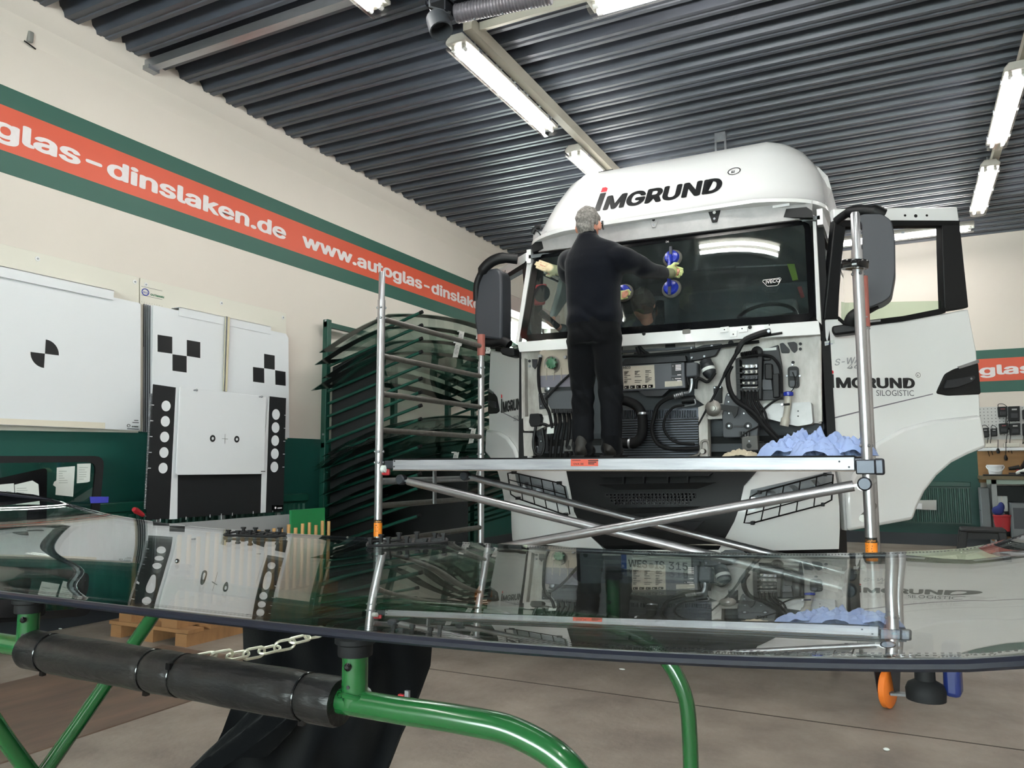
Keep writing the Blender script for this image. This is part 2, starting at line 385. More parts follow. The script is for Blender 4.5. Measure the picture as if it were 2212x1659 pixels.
# window in the left wall, shutter box above
wd = struct('window_1', MB().box((XL-.2, WY0, WZ0), (XL-.12, WY0+.07, WZ1)).box((XL-.2, WY1-.07, WZ0), (XL-.12, WY1, WZ1)).box((XL-.2, WY0, WZ0), (XL-.12, WY1, WZ0+.07)).box((XL-.2, WY0, WZ1-.07), (XL-.12, WY1, WZ1)).box((XL-.19, (WY0+WY1)/2-.03, WZ0), (XL-.13, (WY0+WY1)/2+.03, WZ1)), WHITE)
for a, b in ((WY0+.07, (WY0+WY1)/2-.03), ((WY0+WY1)/2+.03, WY1-.07)): MB().box((XL-.165, a, WZ0+.07), (XL-.16, b, WZ1-.07)).build('window_pane', CLEARG, wd)
MB().box((XL+.002, WY0-.05, WZ1), (XL+.16, WY1+.05, WZ1+.22)).build('shutter_box', mat('shutter_box', 'b9a8a2', .5), wd, bev=.01)
MB().box((XL-.1, WY0-.04, WZ0-.03), (XL+.05, WY1+.04, WZ0)).build('window_sill', WHITE, wd)
# floor joints and the long plate let into the floor
q = MB()
q.box((-2.9, 3.69, 0), (6, 3.698, .0015))
struct('trim_11', q, mat('floor_joint', '3a332d', .9))
tag(MB().box((-4.15, -3, .0), (-3.06, 3.42, .006)).build('floor_plate', PLATEM), 'long brown plate lying flush on the concrete along the wall', 'floor plate')
# wall bits
t = thing('wall_clip', 'small grey clip box high on the cream wall near the sheet ceiling', 'clip', P(62, 82, 'x', XL))
c = t.location
MB().box((XL, c.y-.018, c.z-.035), (XL+.03, c.y+.018, c.z+.04)).build('clip_body', mat('clip_grey', '8a8a86', .5), t, bev=.006)
MB().tube([(XL+.01, c.y-.035, c.z-.04), (XL+.02, c.y, c.z-.055), (XL+.01, c.y+.045, c.z-.06)], .005, 6).build('clip_wire', BLACK, t)
t = thing('rail_bracket', 'slotted metal bracket on the wall carrying the ceiling rail', 'bracket', (XL, 3.9, 4.2))
q = MB().box((XL, 3.835, 4.165), (XL+.01, 3.965, 4.25)); q.build('bracket_plate', STEEL, t)
for k in range(4): MB().box((XL+.01, 3.85+k*.028, 4.18), (XL+.012, 3.862+k*.028, 4.235)).build('slot', BLACK, t)
t = thing('ceiling_rail', 'bright galvanised channel running under the ribbed ceiling from the left wall', 'rail', (-3.6, 3.9, 4.25))
MB().box((-5.17, 3.865, 4.19), (-2.0, 3.935, 4.2)).box((-5.17, 3.865, 4.2), (-2.0, 3.868, 4.26)).box((-5.17, 3.932, 4.2), (-2.0, 3.935, 4.26)).build('channel', mat('galvanised', 'b9bdc2', .28, metal=.85, var=.25, vscale=3, stretch=(.5, 3, 1)), t)
MB().box((-5.19, 3.85, 4.17), (-5.1, 3.95, 4.205)).build('end_bracket', STEEL, t)

# ------------------------------------------------------------------ twin-tube lamps
LAMPG = 'twin tube lamps under the ceiling'
HOUS = mat('lamp_housing', 'b4b1a8', .5)
def lamp(p, q, label):
    p = V(p); q = V(q); d = (q-p).normalized(); s = d.cross(V((0, 0, 1))); z = V((0, 0, 1)); c = (p+q)/2; L = (q-p).length/2
    t = thing('tube_lamp', label, 'lamp', c+z*.11, LAMPG)
    poly = [(-.085, .03), (-.085, .055), (-.05, .095), (.05, .095), (.085, .055), (.085, .03)]
    MB().prism([p-d*.05+s*a+z*b for a, b in poly], d*(2*L+.1)).build('housing', HOUS, t, bev=.008)
    for e in (-1, 1):
        tp = c+s*.042*e
        MB().tube([tp-d*(L-.025), tp+d*(L-.025)], .0145, 10).build('tube', LAMPM, t)
        for g in (-1, 1):
            MB().tube([tp+d*g*(L-.025), tp+d*g*(L+.012)], .016, 10).build('tube_cap', WHITE, t)
            MB().obox(tp+d*g*(L+.005)+z*.02, d*.012, s*.012, z*.022).build('lamp_holder', HOUS, t)
    pr = [(-.088, .03), (-.08, -.012), (-.05, -.03), (.05, -.03), (.08, -.012), (.088, .03)]
    k = MB(); a = c-d*(L+.045); b = c+d*(L+.045)
    k.add([a+s*x+z*h for x, h in pr]+[b+s*x+z*h for x, h in pr], [(i, i+1, i+7, i+6) for i in range(5)]+[tuple(range(6)), tuple(range(6, 12))])
    k.build('cover', COVERG, t)
    for g in (-.8, 0, .8):
        for e in (-1, 1): MB().obox(c+d*L*g+s*.088*e+z*.035, d*.018, s*.005, z*.016).build('cover_clip', STEEL, t)
    for g in (-.7, .7): MB().cyl(c+d*L*g+z*.09, c+d*L*g+z*.26, .006, 6).build('hanger', STEEL, t)
    return t
Z = 4.05
lamp((-2.71, 4.53, Z), (-2.71, 6.06, Z), 'long lit twin tube lamp between the hose and the truck roof')
lamp((-2.70, 6.68, Z), (-2.70, 8.2, Z), 'lit tube lamp partly hidden behind the truck roof')
lamp((-2.94, 2.36, Z), (-2.94, 3.86, Z), 'tube lamp at the top edge beside the metal ceiling rail')
lamp((-1.66, 4.52, Z), (-.16, 4.52, Z), 'tube lamp running crosswise at the top edge above the truck')
lamp((.885, 6.78, Z), (.885, 8.26, Z), 'nearer of the two tube lamps on the right')
lamp((.885, 8.92, Z), (.885, 10.44, Z), 'farther of the two tube lamps on the right')
lamp((-.66, 11.12, Z), (.84, 11.12, Z), 'tube lamp by the back wall seen through the open door window')
for a, b in (((.885, 2.0, Z), (.885, 3.5, Z)), ((-2.8, -2.4, Z), (-2.8, -.9, Z)), ((.885, -2.4, Z), (.885, -.9, Z)), ((-1.5, .9, Z), (0, .9, Z)), ((4.4, 1.5, Z), (4.4, 3.0, Z)), ((4.4, 6.5, Z), (4.4, 8, Z)), ((4.4, -2.4, Z), (4.4, -.9, Z))):  # unseen lamps added to brighten the hall
    lamp(a, b, {.885: 'added lamp of the right row ', -2.8: 'added lamp of the left row ', -1.5: 'added crosswise lamp ', 4.4: 'added lamp of the far right row '}[a[0]]+('near the gate behind the camera' if a[1] < 0 else 'overhead out of the picture' if a[1] < 5 else 'toward the back wall'))
TR = mat('cream_trunking', 'b9b4a6', .5)
t = thing('cable_trunking', 'cream cable trunking along the lamp row left of the truck', 'trunking', (-2.62, 6.2, 4.22), 'cable trunking'); MB().box((-2.66, 4.5, 4.16), (-2.59, 10.5, 4.22)).build('trunking_body', TR, t); MB().box((-2.655, 4.5, 4.22), (-2.595, 10.5, 4.26)).build('trunking_back', TR, t)
t = thing('cable_trunking', 'cream cable trunking above the lamps on the right', 'trunking', (.94, 7, 4.22), 'cable trunking'); MB().box((.91, 5.5, 4.17), (.975, 10.9, 4.22)).build('trunking_body', TR, t); MB().box((.915, 5.5, 4.22), (.97, 10.9, 4.26)).build('trunking_back', TR, t)
tag(MB().box((-2.585, 4.60, 4.2), (-1.66, 4.63, 4.26)).build('cable_strip', TR), 'thin pale cable strip between the two lamps at the top', 'cable strip')
# exhaust extraction hose
t = thing('exhaust_hose', 'grey ribbed extraction hose with bracket under the ceiling', 'hose', (-2.5, 4.05, 4.2))
a = P(985, 30, 'z', 3.98); b = P(1190, -12, 'z', 3.98)
q = MB(); n = 60; pts = [a.lerp(b, i/n) for i in range(n+1)]
q.tube(pts, [.055+(.006 if i % 2 else 0) for i in range(n+1)], 16); q.build('hose', mat('hose_grey', '77747a', .4, metal=.4), t)
c = P(945, 30, 'z', 3.98)
MB().lathe(c+V((.0, 0, -.03)), (.4, -.2, -1), [(.05, 0), (.075, 0), (.075, .12), (.066, .12), (.066, .01)], 18).build('nozzle', GREYP, t)
MB().tube([c+V((-.0, -.09, .28)), c+V((0, -.09, 0)), c+V((.1, .0, -.02))], .008, 6).build('rod', STEEL, t)
MB().tube([c+V((-.14, .0, .28)), c+V((-.05, .07, -.02))], .01, 6).build('rod', STEEL, t)
MB().box(c+V((-.06, -.05, .05)), c+V((.09, .05, .07))).box(c+V((-.06, -.05, .05)), c+V((-.05, .05, .25))).box(c+V((.08, -.05, -.02)), c+V((.09, .05, .25))).build('bracket', DSTEEL, t)
for k in range(3): MB().obox(a.lerp(b, .2+.3*k)+V((0, 0, -.06)), (.006, 0, 0), (0, .006, 0), (0, 0, .006)).build('rivet', STEEL, t)
# hanger above the truck roof
c = P(1556, 300, 'z', 4.2)
t = thing('ceiling_hanger', 'short galvanised hanger under the ceiling above the truck roof', 'hanger', c)
MB().box(c+V((-.05, -.02, -.02)), c+V((.05, .02, .06))).build('saddle', STEEL, t)
for e in (-1, 1): MB().box(c+V((.045*e-.008, -.012, -.3)), c+V((.045*e+.008, .012, .02))).build('rod', ALU, t)
# ------------------------------------------------------------------ truck
TX = -1.68
def T(x, y, Y0, bow=.19):        # photo point on the bowed front of the cab
    Y = Y0
    for _ in range(6):
        p = P(x, y, 'y', Y); Y = Y0+bow*min(abs((p.x-TX)/1.2), 1.15)**3
    return P(x, y, 'y', Y)
truck = thing('truck', 'white truck cab with its front flap off, windscreen in place and both doors open', 'truck', (TX, 6.6, 0))
def skin(rows, Y0, thick=.015, bow=.19, nu=18, mb=None):      # rows of (left point, right point) in photo coordinates, top to bottom
    Ys = Y0 if isinstance(Y0, (list, tuple)) else [Y0]*len(rows); q = mb or MB(); m = len(rows)-1
    def fn(u, v):
        k = min(int(v*m+1e-6), m-1); t = v*m-k
        def mixp(a, b): return (a[0]+(b[0]-a[0])*t, a[1]+(b[1]-a[1])*t)
        l = mixp(rows[k][0], rows[k+1][0]); r = mixp(rows[k][1], rows[k+1][1])
        return T(l[0]+(r[0]-l[0])*u, l[1]+(r[1]-l[1])*u, Ys[k]+(Ys[k+1]-Ys[k])*t, bow)
    return q.slab(fn, nu, m, lambda u, v: (0, thick, 0))
def plate(poly, Y, thick=.02, mb=None, r=0):
    if r: poly = rounded(poly, r)
    return (mb or MB()).prism([P(x, y, 'y', Y) for x, y in poly], (0, thick, 0))
def pt(pts, Y, r, n=8, mb=None, sm=6):       # a hose or cable through photo points on a plane (Y may be a list)
    Ys = Y if isinstance(Y, (list, tuple)) else [Y]*len(pts)
    return (mb or MB()).tube(smoothpath([P(x, y, 'y', yy) for (x, y), yy in zip(pts, Ys)], sm), r, n)
def disc(x, y, Y, r, h, mb=None, n=16, r2=None): return (mb or MB()).lathe(P(x, y, 'y', Y), (0, -1, 0), [(r, 0), (r, h*.8), ((r2 or r)*.85, h)], n)

# roof cap
def ring(hw, yf, z, cd=.46, cw=.76, yb=8.05, hr=1.215):
    pts = [(-hr, yb), (-hr, 6.95), (-(hw+hr)/2, yf+cd+.3)]
    for i in range(9):
        t = i/8; pts.append((-hw*(1-t)**2-hw*.985*2*t*(1-t)-cw*t*t, (yf+cd)*(1-t)**2+(yf+.13)*2*t*(1-t)+yf*t*t))
    pts += [(-cw*.5, yf), (0, yf)]
    pts += [(-x, y) for x, y in reversed(pts[:-1])]
    return [V((TX+x, y, z)) for x, y in pts]
rings = [ring(1.13, 5.98, 2.90, .5), ring(1.14, 5.97, 3.02, .5), ring(1.235, 5.775, 3.025), ring(1.235, 5.77, 3.05), ring(1.215, 5.832, 3.09), ring(1.20, 5.903, 3.18), ring(1.185, 5.998, 3.30), ring(1.165, 6.10, 3.43, hr=1.215), ring(1.12, 6.195, 3.55, .46, hr=1.19), ring(1.06, 6.27, 3.645, .42, .78, hr=1.12), ring(.99, 6.36, 3.71, .36, .78, hr=1.03), ring(.88, 6.55, 3.745, .3, .72, hr=.9)]
q = MB(); n = len(rings[0])
for i, rg in enumerate(rings): q.v += rg
q.f = [(i*n+k, i*n+k+1, (i+1)*n+k+1, (i+1)*n+k) for i in range(len(rings)-1) for k in range(n-1)]+[tuple(range((len(rings)-1)*n, len(rings)*n))]
q.f += [(i*n, (i+1)*n, (i+2)*n-1, (i+1)*n-1) for i in range(len(rings)-1)]
roof = q.build('roof', WHITE, truck, ang=24)
# grey sun strip under the roof lip with its brackets
VIS = mat('grey_roof_strip', 'b4b2b2', .45, var=.25, vscale=6)
vis = skin([((1152, 503), (1755, 430)), ((1150, 545), (1754, 470))], [5.825, 5.84], .03).build('roof_strip', VIS, truck)
def trib(x, y, m, s=1):
    c = T(x, y, 5.818); q = MB().prism([c+V((a*s, 0, b*s)) for a, b in ((-.05, .055), (.05, .055), (.052, .03), (.018, -.075), (-.018, -.075), (-.052, .03))], (0, .012, 0))
    o = q.build('strip_bracket', m, truck, bev=.003)
    for a, b in ((-.033, .035), (.033, .035), (0, -.05)): MB().lathe(c+V((a*s, 0, b*s)), (0, -1, 0), [(.009, 0), (.009, .006)], 10).build('bolt', STEEL, o)
    MB().lathe(c+V((0, 0, 0)), (0, -1, 0), [(.012, 0), (.012, .003)], 10).build('hole', BLACK if m is not BLACK else WHITE, o)
trib(1543, 459, BLACK); trib(1412, 475, VIS, .8)
MB().obox(T(1687, 441, 5.815), (.06, 0, 0), (0, .004, 0), (0, 0, .022)).build('strip_plate', WHITE, truck)
for pol in ([(1667, 469), (1680, 453), (1742, 447), (1754, 455), (1755, 470)], [(1147, 531), (1168, 512), (1200, 516), (1212, 524), (1150, 545)]):
    plate(pol, 5.93 if pol[0][0] > 1400 else 5.96, .05).build('corner_pocket', BLACK, truck)
pt([(1150, 505), (1158, 492), (1168, 490)], 5.97, .02).build('lamp_plug', BLACK, truck); pt([(1150, 492), (1162, 500), (1172, 512), (1190, 520)], 5.96, .006, 6).build('lamp_wire', BLACK, truck)
for a, b in (((1290, 372), (1322, 366)), ((1540, 330), (1590, 322))):
    p0 = P(*a, 'y', 6.5); p1 = P(*b, 'y', 6.5); MB().obox((p0+p1)/2+V((0, .12, .0)), ((p1-p0).x/2, 0, 0), (0, .1, 0), (0, 0, .012)).build('roof_seal', BLACK, truck)
p0 = V((TX, 5.903, 3.18)); upp = V((0, .79, 1)).normalized(); nrm = V((1, 0, 0)).cross(upp)
def roofpt(x, y): return PL(x, y, p0, nrm)
a = roofpt(1283, 457); b = roofpt(1556, 420)
wd_ = (b-a).x; hh = (roofpt(1556, 386)-roofpt(1553, 420)).length*1.22
def imgrund(par, org, rv, uv, width, h, mat2=INK, reg=True):
    bk = dict(bold=.036); wm = twidth('MGRUND', **bk); sc = width/(wm[1]-wm[0]+.25); st = .172*sc
    text('lettering', 'MGRUND', mat2, par, V(org)+V(rv).normalized()*.25*sc, rv, uv, h, (wm[1]-wm[0])*sc, lift=.003, **bk)
    n = V(rv).normalized().cross(V(uv).normalized())
    ru = V(rv).normalized(); uu = V(uv).normalized(); o = V(org)+n*.0035
    MB().add([o-uu*h*.03, o+ru*st-uu*h*.03, o+ru*st+uu*h*.96, o+uu*h*.96], [(0, 1, 2, 3)]).build('lettering', mat2, par, smooth=False)
    MB().add([o+uu*h*1.02, o+ru*st+uu*h*1.02, o+ru*st+uu*h*1.2, o+ru*st*.6+uu*h*1.28, o+uu*h*1.28], [(0, 1, 2, 3, 4)]).build('red_dot', REDINK, par, smooth=False)
    if reg:
        c = o+ru*(width+h*.28)+uu*h*.95; k = h*.19
        MB().add([c+(ru*math.cos(i*PI/8)+uu*math.sin(i*PI/8))*k*(1 if j else .84) for j in (0, 1) for i in range(16)], [(i, (i+1) % 16, 16+(i+1) % 16, 16+i) for i in range(16)]).build('mark_ring', mat2, par, smooth=False)
        text('mark_letter', 'R', mat2, par, c-ru*k*.38-uu*k*.48, ru, uu, h=k*.95, lift=0, bold=.01)
imgrund(truck, a, (1, 0, 0), upp, wd_, hh)
# side fairings behind the door openings
for sx in (1, -1):
    X = TX+1.19*sx; pol = [P(*p, 'x', TX+1.19) for p in ((1788, 448), (1806, 446), (1808, 470), (1797, 560), (1790, 628), (1788, 628), (1789, 560))]
    MB().prism([V((X, p.y, p.z)) for p in pol], (-.05*sx, 0, 0)).build('side_fairing', WHITE, truck, bev=.012)
# cab body shell
INT = mat('cab_interior', '4c5054', .8); INT2 = mat('cab_trim', '6a6e70', .8)
q = MB(); q.box((TX-1.2, 8.0, 1.0), (TX+1.2, 8.06, 3.0)); q.build('rear_wall', INT, truck)
MB().box((TX-1.2, 5.95, 1.2), (TX+1.2, 8.0, 1.26)).build('cab_floor', INT, truck)
MB().box((TX-1.19, 6.0, 2.9), (TX+1.19, 8.0, 2.93)).build('headliner', INT2, truck)
for sx in (1, -1):
    q = MB(); x0, x1 = sorted((TX+1.21*sx, TX+1.17*sx)); q.box((x0, 7.15, .95), (x1, 8.05, 2.98)); q.box((x0, 6.0, 2.86), (x1, 7.15, 2.98)); q.box((x0, 6.0, .95), (x1, 7.15, 1.3)); q.build('side_panel', WHITE, truck)
    MB().bar((TX+1.19*sx, 6.03, 1.25), (TX+1.16*sx, 6.12, 2.92), .06, .1).build('door_pillar', BLACK, truck)
    MB().tube([(TX+1.2*sx, 6.1, 1.3), (TX+1.19*sx, 6.15, 2.82), (TX+1.19*sx, 7.1, 2.84), (TX+1.2*sx, 7.13, 1.3)], .016, 8).build('door_seal', RUBBER, truck)
# windscreen: rows from top to bottom
WT, WBm = ((1154, 552), (1750, 474)), ((1121, 738), (1762, 692))
def wpx(u, v): 
    l = (WT[0][0]+(WBm[0][0]-WT[0][0])*v, WT[0][1]+(WBm[0][1]-WT[0][1])*v); r = (WT[1][0]+(WBm[1][0]-WT[1][0])*v, WT[1][1]+(WBm[1][1]-WT[1][1])*v)
    return l[0]+(r[0]-l[0])*u, l[1]+(r[1]-l[1])*u
def wpt(u, v, off=0): return T(*wpx(u, v), 5.87-.21*v+off)
# rounded outline in (u, v)
def rgrid(fn, ru, rv, nu, nv):               # squeeze a grid into a rounded rectangle
    def g(u, v):
        ev = 0
        for c in (0, 1):
            d = abs(v-c)
            if d < rv: ev = max(ev, ru*(1-math.sqrt(max(0, 1-((rv-d)/rv)**2))))
        return fn(ev+(1-2*ev)*u, v)
    return g
MB().slab(rgrid(lambda u, v: wpt(u, v), .03, .1, 30, 24), 30, 24, lambda u, v: (0, .006, 0)).build('windscreen', TRUCKG, truck)
q = MB()
g = rgrid(lambda u, v: wpt(u, v, -.002), .03, .1, 30, 24)
q.grid(lambda u, v: g(u*.022, v), 1, 24); q.grid(lambda u, v: g(1-u*.022, v), 1, 24); q.grid(lambda u, v: g(u, v*.045), 30, 1); q.grid(lambda u, v: g(u, 1-v*.075), 30, 1)
q.build('black_border', FRIT, truck)
gq = lambda u, v: g(.48+u, .06+v)
for (x, y, wv) in ((1440, 521, .02),):
    a = T(x-6, y+5, 5.83); text('date_mark', '04', LETTER, truck, T(1440, 526, 5.835)+V((0, -.02, 0)), (1, 0, 0), (0, 0, 1), h=.022)
e0 = T(1650, 607, 5.70)+V((0, -.03, 0))
epx = [(1649, 606), (1686, 601), (1688, 603), (1681, 616), (1676, 618), (1658, 619), (1648, 609)]
eb = [T(x, y, 5.70)+V((0, -.012, 0)) for x, y in epx]
MB().tube(eb, .0022, 6, closed=True).build('badge_outline', LETTER, truck)
text('badge_lettering', 'IVECO', LETTER, truck, T(1655, 614, 5.70)+V((0, -.012, 0)), T(1683, 610, 5.7)-T(1655, 614, 5.7), (0, 0, 1), h=.026, width=.098, bold=.012, plain=True)
# white frame round the windscreen
skin([((1117, 739), (1768, 693)), ((1122, 760), (1772, 722))], [5.645, 5.64], .05).build('cross_member', WHITE, truck)
skin([((1755, 462), (1762, 468)), ((1764, 690), (1774, 700))], [5.88, 5.66], .06, nu=3).build('pillar', WHITE, truck)
skin([((1142, 546), (1152, 548)), ((1113, 742), (1120, 742))], [5.88, 5.66], .06, nu=3).build('pillar', WHITE, truck)
skin([((1150, 541), (1754, 467)), ((1152, 550), (1755, 473))], [5.875, 5.875], .03).build('top_seal', RUBBER, truck)
for x, y in ((1391, 721), (1620, 707)): disc(x, y, 5.644, .014, .006).build('plug', BLACK, truck)
plate([(1474, 712), (1491, 710), (1491, 720), (1474, 722)], 5.638, .012, r=3).build('notch', mat('notch_grey', '6a6763', .6), truck)
for x in (1565, 1605): plate([(x-9, 707), (x+9, 705), (x+9, 716), (x-9, 718)], 5.636, .012).build('fixing_tab', WHITE, truck)
plate([(1577, 715), (1592, 714), (1591, 727), (1577, 728)], 5.628, .012).build('hook_plate', WHITE, truck)
for x, y in ((1565, 712), (1603, 710), (1584, 722), (1662, 702)): disc(x, y, 5.626 if x == 1584 else 5.635, .005, .003, n=8).build('screw_hole', BLACK, truck)
# black sheet standing in for the shade deep in the engine bay
VOID = mat('bay_shade_black', '0d0e0f', .8)
plate([(1122, 742), (1772, 715), (1775, 1000), (1120, 1000)], 6.02, .04).build('bay_shade_sheet', VOID, truck)
FW = 5.90
FIRE = GRIME
plate([(1126, 760), (1236, 748), (1236, 905), (1158, 915), (1131, 912)], FW, .03).build('front_panel', FIRE, truck)
plate([(1500, 728), (1600, 722), (1772, 716), (1774, 915), (1640, 905), (1560, 900), (1500, 860)], FW, .03).build('front_panel', FIRE, truck)
plate([(1345, 733), (1500, 726), (1500, 760), (1345, 768)], FW-.02, .03).build('heater_box', mat('heater_grey', '8b8884', .5, var=.4, vscale=6), truck)
plate([(1340, 757), (1500, 748), (1500, 752), (1340, 762)], FW-.045, .03).build('heater_lip', GREYP, truck)
# left pillar strip, recess and plug
for pol in ([(1126, 775), (1133, 774), (1134, 900), (1127, 905)], [(1768, 735), (1773, 735), (1775, 910), (1768, 912)]): plate(pol, FW-.06, .06).build('panel_edge', GRIME, truck)
plate([(1130, 900), (1215, 896), (1218, 910), (1190, 915), (1160, 930), (1131, 931)], 5.80, .1, r=4).build('lamp_tray', GRIME, truck)
plate([(1646, 873), (1752, 868), (1756, 915), (1722, 921), (1650, 902)], 5.78, .12, r=6).build('lamp_tray', mat('clean_tray', 'bdbfc0', .35, var=.2), truck)
for x in (1724,):
    for y in (888, 899): disc(x, y, 5.775, .005, .003, n=8).build('screw_hole', BLACK, truck)
plate([(1144, 894), (1164, 893), (1169, 902), (1166, 920), (1146, 922), (1142, 912)], 5.75, .06, r=3).build('plug', BLACK, truck, bev=.004)
pt([(1168, 915), (1180, 918), (1186, 923)], 5.74, .012).build('plug_lever', BLACK, truck)
# expansion tank
tk = plate([(1163, 757), (1240, 748), (1244, 834), (1166, 836), (1162, 812)], 5.72, .14, r=9).build('expansion_tank', TAN, truck, bev=.012)
plate([(1164, 812), (1243, 808), (1243, 835), (1166, 837)], 5.712, .01).build('coolant', mat('coolant_grey', '6c6a74', .4), tk)
c = P(1196, 785, 'y', 5.715)
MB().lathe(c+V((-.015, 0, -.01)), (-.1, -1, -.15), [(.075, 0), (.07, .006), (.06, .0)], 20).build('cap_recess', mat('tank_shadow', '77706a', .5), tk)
q = MB()
for i in range(1): q.lathe(c, (-.15, -1, -.15), [(.032, 0), (.038, .01), (.042, .03), (.042, .042), (.03, .05)], 16)
for i in range(8):
    a_ = i*PI/4; q.obox(c+V((.04*math.cos(a_), -.038, .04*math.sin(a_))), (.007*math.cos(a_), 0, .007*math.sin(a_)), (0, .012, 0), (-.006*math.sin(a_), 0, .006*math.cos(a_)))
q.build('filler_cap', mat('green_cap', '47785a', .4, var=.3, vscale=20), tk)
for k in range(3):
    p0 = P(1180+k*16, 795, 'y', 5.708); MB().box(p0+V((-.002, 0, -.1)), p0+V((.002, .012, 0))).build('tank_rib', TAN, tk)
disc(1168, 770, 5.70, .017, .02, n=10).build('bolt', STEEL, truck); disc(1222, 772, 5.70, .014, .02, n=10).build('bolt', STEEL, truck)
plate([(1149, 776), (1160, 776), (1160, 790), (1155, 797), (1150, 792)], 5.885, .01).build('blank', DGREY, truck)
disc(1144, 780, 5.89, .012, .006).build('blank', DGREY, truck); disc(1144, 791, 5.89, .012, .01, n=8).build('bolt', STEEL, truck)
# left control box, bracket, hoses
plate([(1178, 834), (1242, 833), (1242, 850), (1183, 850), (1176, 846)], 5.74, .1).build('box_bracket', DGREY, truck)
bx = plate([(1184, 846), (1246, 842), (1246, 890), (1194, 892), (1183, 872)], 5.70, .14, r=4).build('control_box', GREYP, truck, bev=.008)
q = MB()
for i in range(6): plate([(1191+i*9, 883), (1198+i*9, 883), (1198+i*9, 892), (1191+i*9, 892)], 5.69, .02, q)
q.build('box_vents', BLACK, bx)
plate([(1163, 850), (1181, 848), (1181, 882), (1165, 884)], 5.87, .02).build('side_plate', DGREY, truck)
for x, y in ((1166, 853), (1175, 852), (1169, 877)): disc(x, y, 5.868, .006, .005, n=8).build('bolt', STEEL, truck)
c = P(1183, 839, 'y', 5.735); MB().lathe(c, (0, -1, 0), [(.022, 0), (.022, .01), (.014, .014)], 14).build('bolt', STEEL, truck)
pt([(1168, 772), (1163, 800), (1165, 840), (1175, 870), (1186, 890), (1193, 925)], 5.69, .013).build('hose', RUBBER, truck)
pt([(1234, 806), (1208, 830), (1178, 862)], 5.68, .010).build('strut', BLACK, truck)
for i in range(5):
    x = 1198+i*10
    pt([(x, 893), (x+2, 915), (x-6+i*2, 945), (x-10+i, 990)], [5.76, 5.72, 5.72, 5.75], .013+.003*(i % 2)).build('hose', RUBBER, truck)
pt([(1157, 922), (1152, 955), (1156, 978), (1170, 982), (1176, 960), (1171, 925)], 5.76, .012).build('cable_loop', BLACK, truck)
plate([(1163, 940), (1183, 938), (1184, 975), (1164, 978)], 5.82, .02).build('lower_plate', DGREY, truck)
for x, y in ((1169, 953), (1161, 965)): disc(x, y, 5.815, .007, .006, n=8).build('bolt', STEEL, truck)
plate([(1182, 923), (1197, 920), (1196, 936), (1181, 937)], 5.69, .004).build('tie_label', PAPER, truck)
plate([(1217, 951), (1240, 948), (1242, 975), (1218, 976)], 5.72, .08, r=2).build('block', mat('block_grey', '4e4e4c', .6), truck, bev=.006)
disc(1229, 967, 5.718, .018, .003).build('block_hole', BLACK, truck)
# filter cover with its plates in the middle
fc = plate([(1338, 790), (1478, 782), (1480, 838), (1338, 846)], 5.74, .12, r=2).build('filter_cover', mat('cover_grey', '4d4f55', .5), truck, bev=.006)
plate([(1345, 792), (1413, 788), (1415, 838), (1347, 841)], 5.735, .006).build('data_plate', mat('plate_silver', 'bdb5a7', .45, var=.15, vscale=14), fc)
text('plate_lettering', 'IVECO', INK, fc, P(1346, 797, 'y', 5.733), P(1364, 796, 'y', 5.73)-P(1346, 797, 'y', 5.73), (0, 0, 1), h=.018, width=.062, bold=.035, plain=True)
q = MB()
for r_ in range(7):
    for c_ in range(3):
        L = rnd.uniform(6, 17); x = 1348+c_*23; y = 802.5+r_*4.0-c_*1.3
        if rnd.random() < .85: plate([(x, y), (x+L, y-.4), (x+L, y+.9), (x, y+1.3)], 5.732, .004, q)
        if rnd.random() < .6: plate([(x, y+1.9), (x+L*.7, y+1.6), (x+L*.7, y+2.6), (x, y+2.9)], 5.732, .004, q)
o = q.build('print_lines', mat('plate_print', '4a4542', .6), fc); o['kind'] = 'stuff'
for i in range(5):
    x = 1348.5+i*13; y = 833.5-i*.6
    k = plate([(x, y), (x+9.6, y-.4), (x+9.6, y+6.2), (x, y+6.6)], 5.731, .004).build('pictogram', BLACKG, fc)
    disc(x+3.2, y+3.6, 5.730, .006, .002, n=3 if i < 3 else 10).build('symbol', LETTER, k)
plate([(1436, 824), (1473, 822), (1474, 833), (1436, 836)], 5.735, .006).build('sticker', mat('sticker_silver', 'b5aea0', .5, var=.2, vscale=20), fc)
for (pol) in ([(1450, 785), (1472, 784), (1472, 810), (1451, 811)], [(1450, 814), (1472, 813), (1472, 820), (1450, 821)]): plate(pol, 5.736, .005).build('sticker', DGREY, fc)
q = MB()
for i in range(4): plate([(1459, 788+i*3.4), (1471, 787.4+i*3.4), (1471, 789.6+i*3.4), (1459, 790.2+i*3.4)], 5.732, .004, q)
for y in (809, 821.5, 817): plate([(1463 if y != 817 else 1458, y), (1471, y-.4), (1471, y+1.4), (1463 if y != 817 else 1458, y+1.8)], 5.732, .004, q)
q.build('print_lines', LETTER, fc)
text('sticker_mark', 'D', LETTER, fc, P(1453, 792, 'y', 5.733), (1, 0, 0), (0, 0, 1), h=.012); text('sticker_mark', 'E4', LETTER, fc, P(1452, 820, 'y', 5.733), (1, 0, 0), (0, 0, 1), h=.012)
plate([(1378, 844), (1445, 841), (1430, 855), (1395, 856)], 5.75, .08).build('cover_bracket', DGREY, truck)
plate([(1350, 776), (1480, 768), (1482, 780), (1338, 789)], 5.80, .06).build('cover_shelf', DGREY, truck)
plate([(1481, 783), (1506, 782), (1506, 812), (1481, 815)], 5.72, .1, r=4).build('junction_box', GREYP, truck, bev=.012)
for x0 in (1484, 1492, 1499): pt([(x0, 815), (x0+2, 824), (x0+4, 832)], 5.75, .009).build('cable', BLACK, truck)
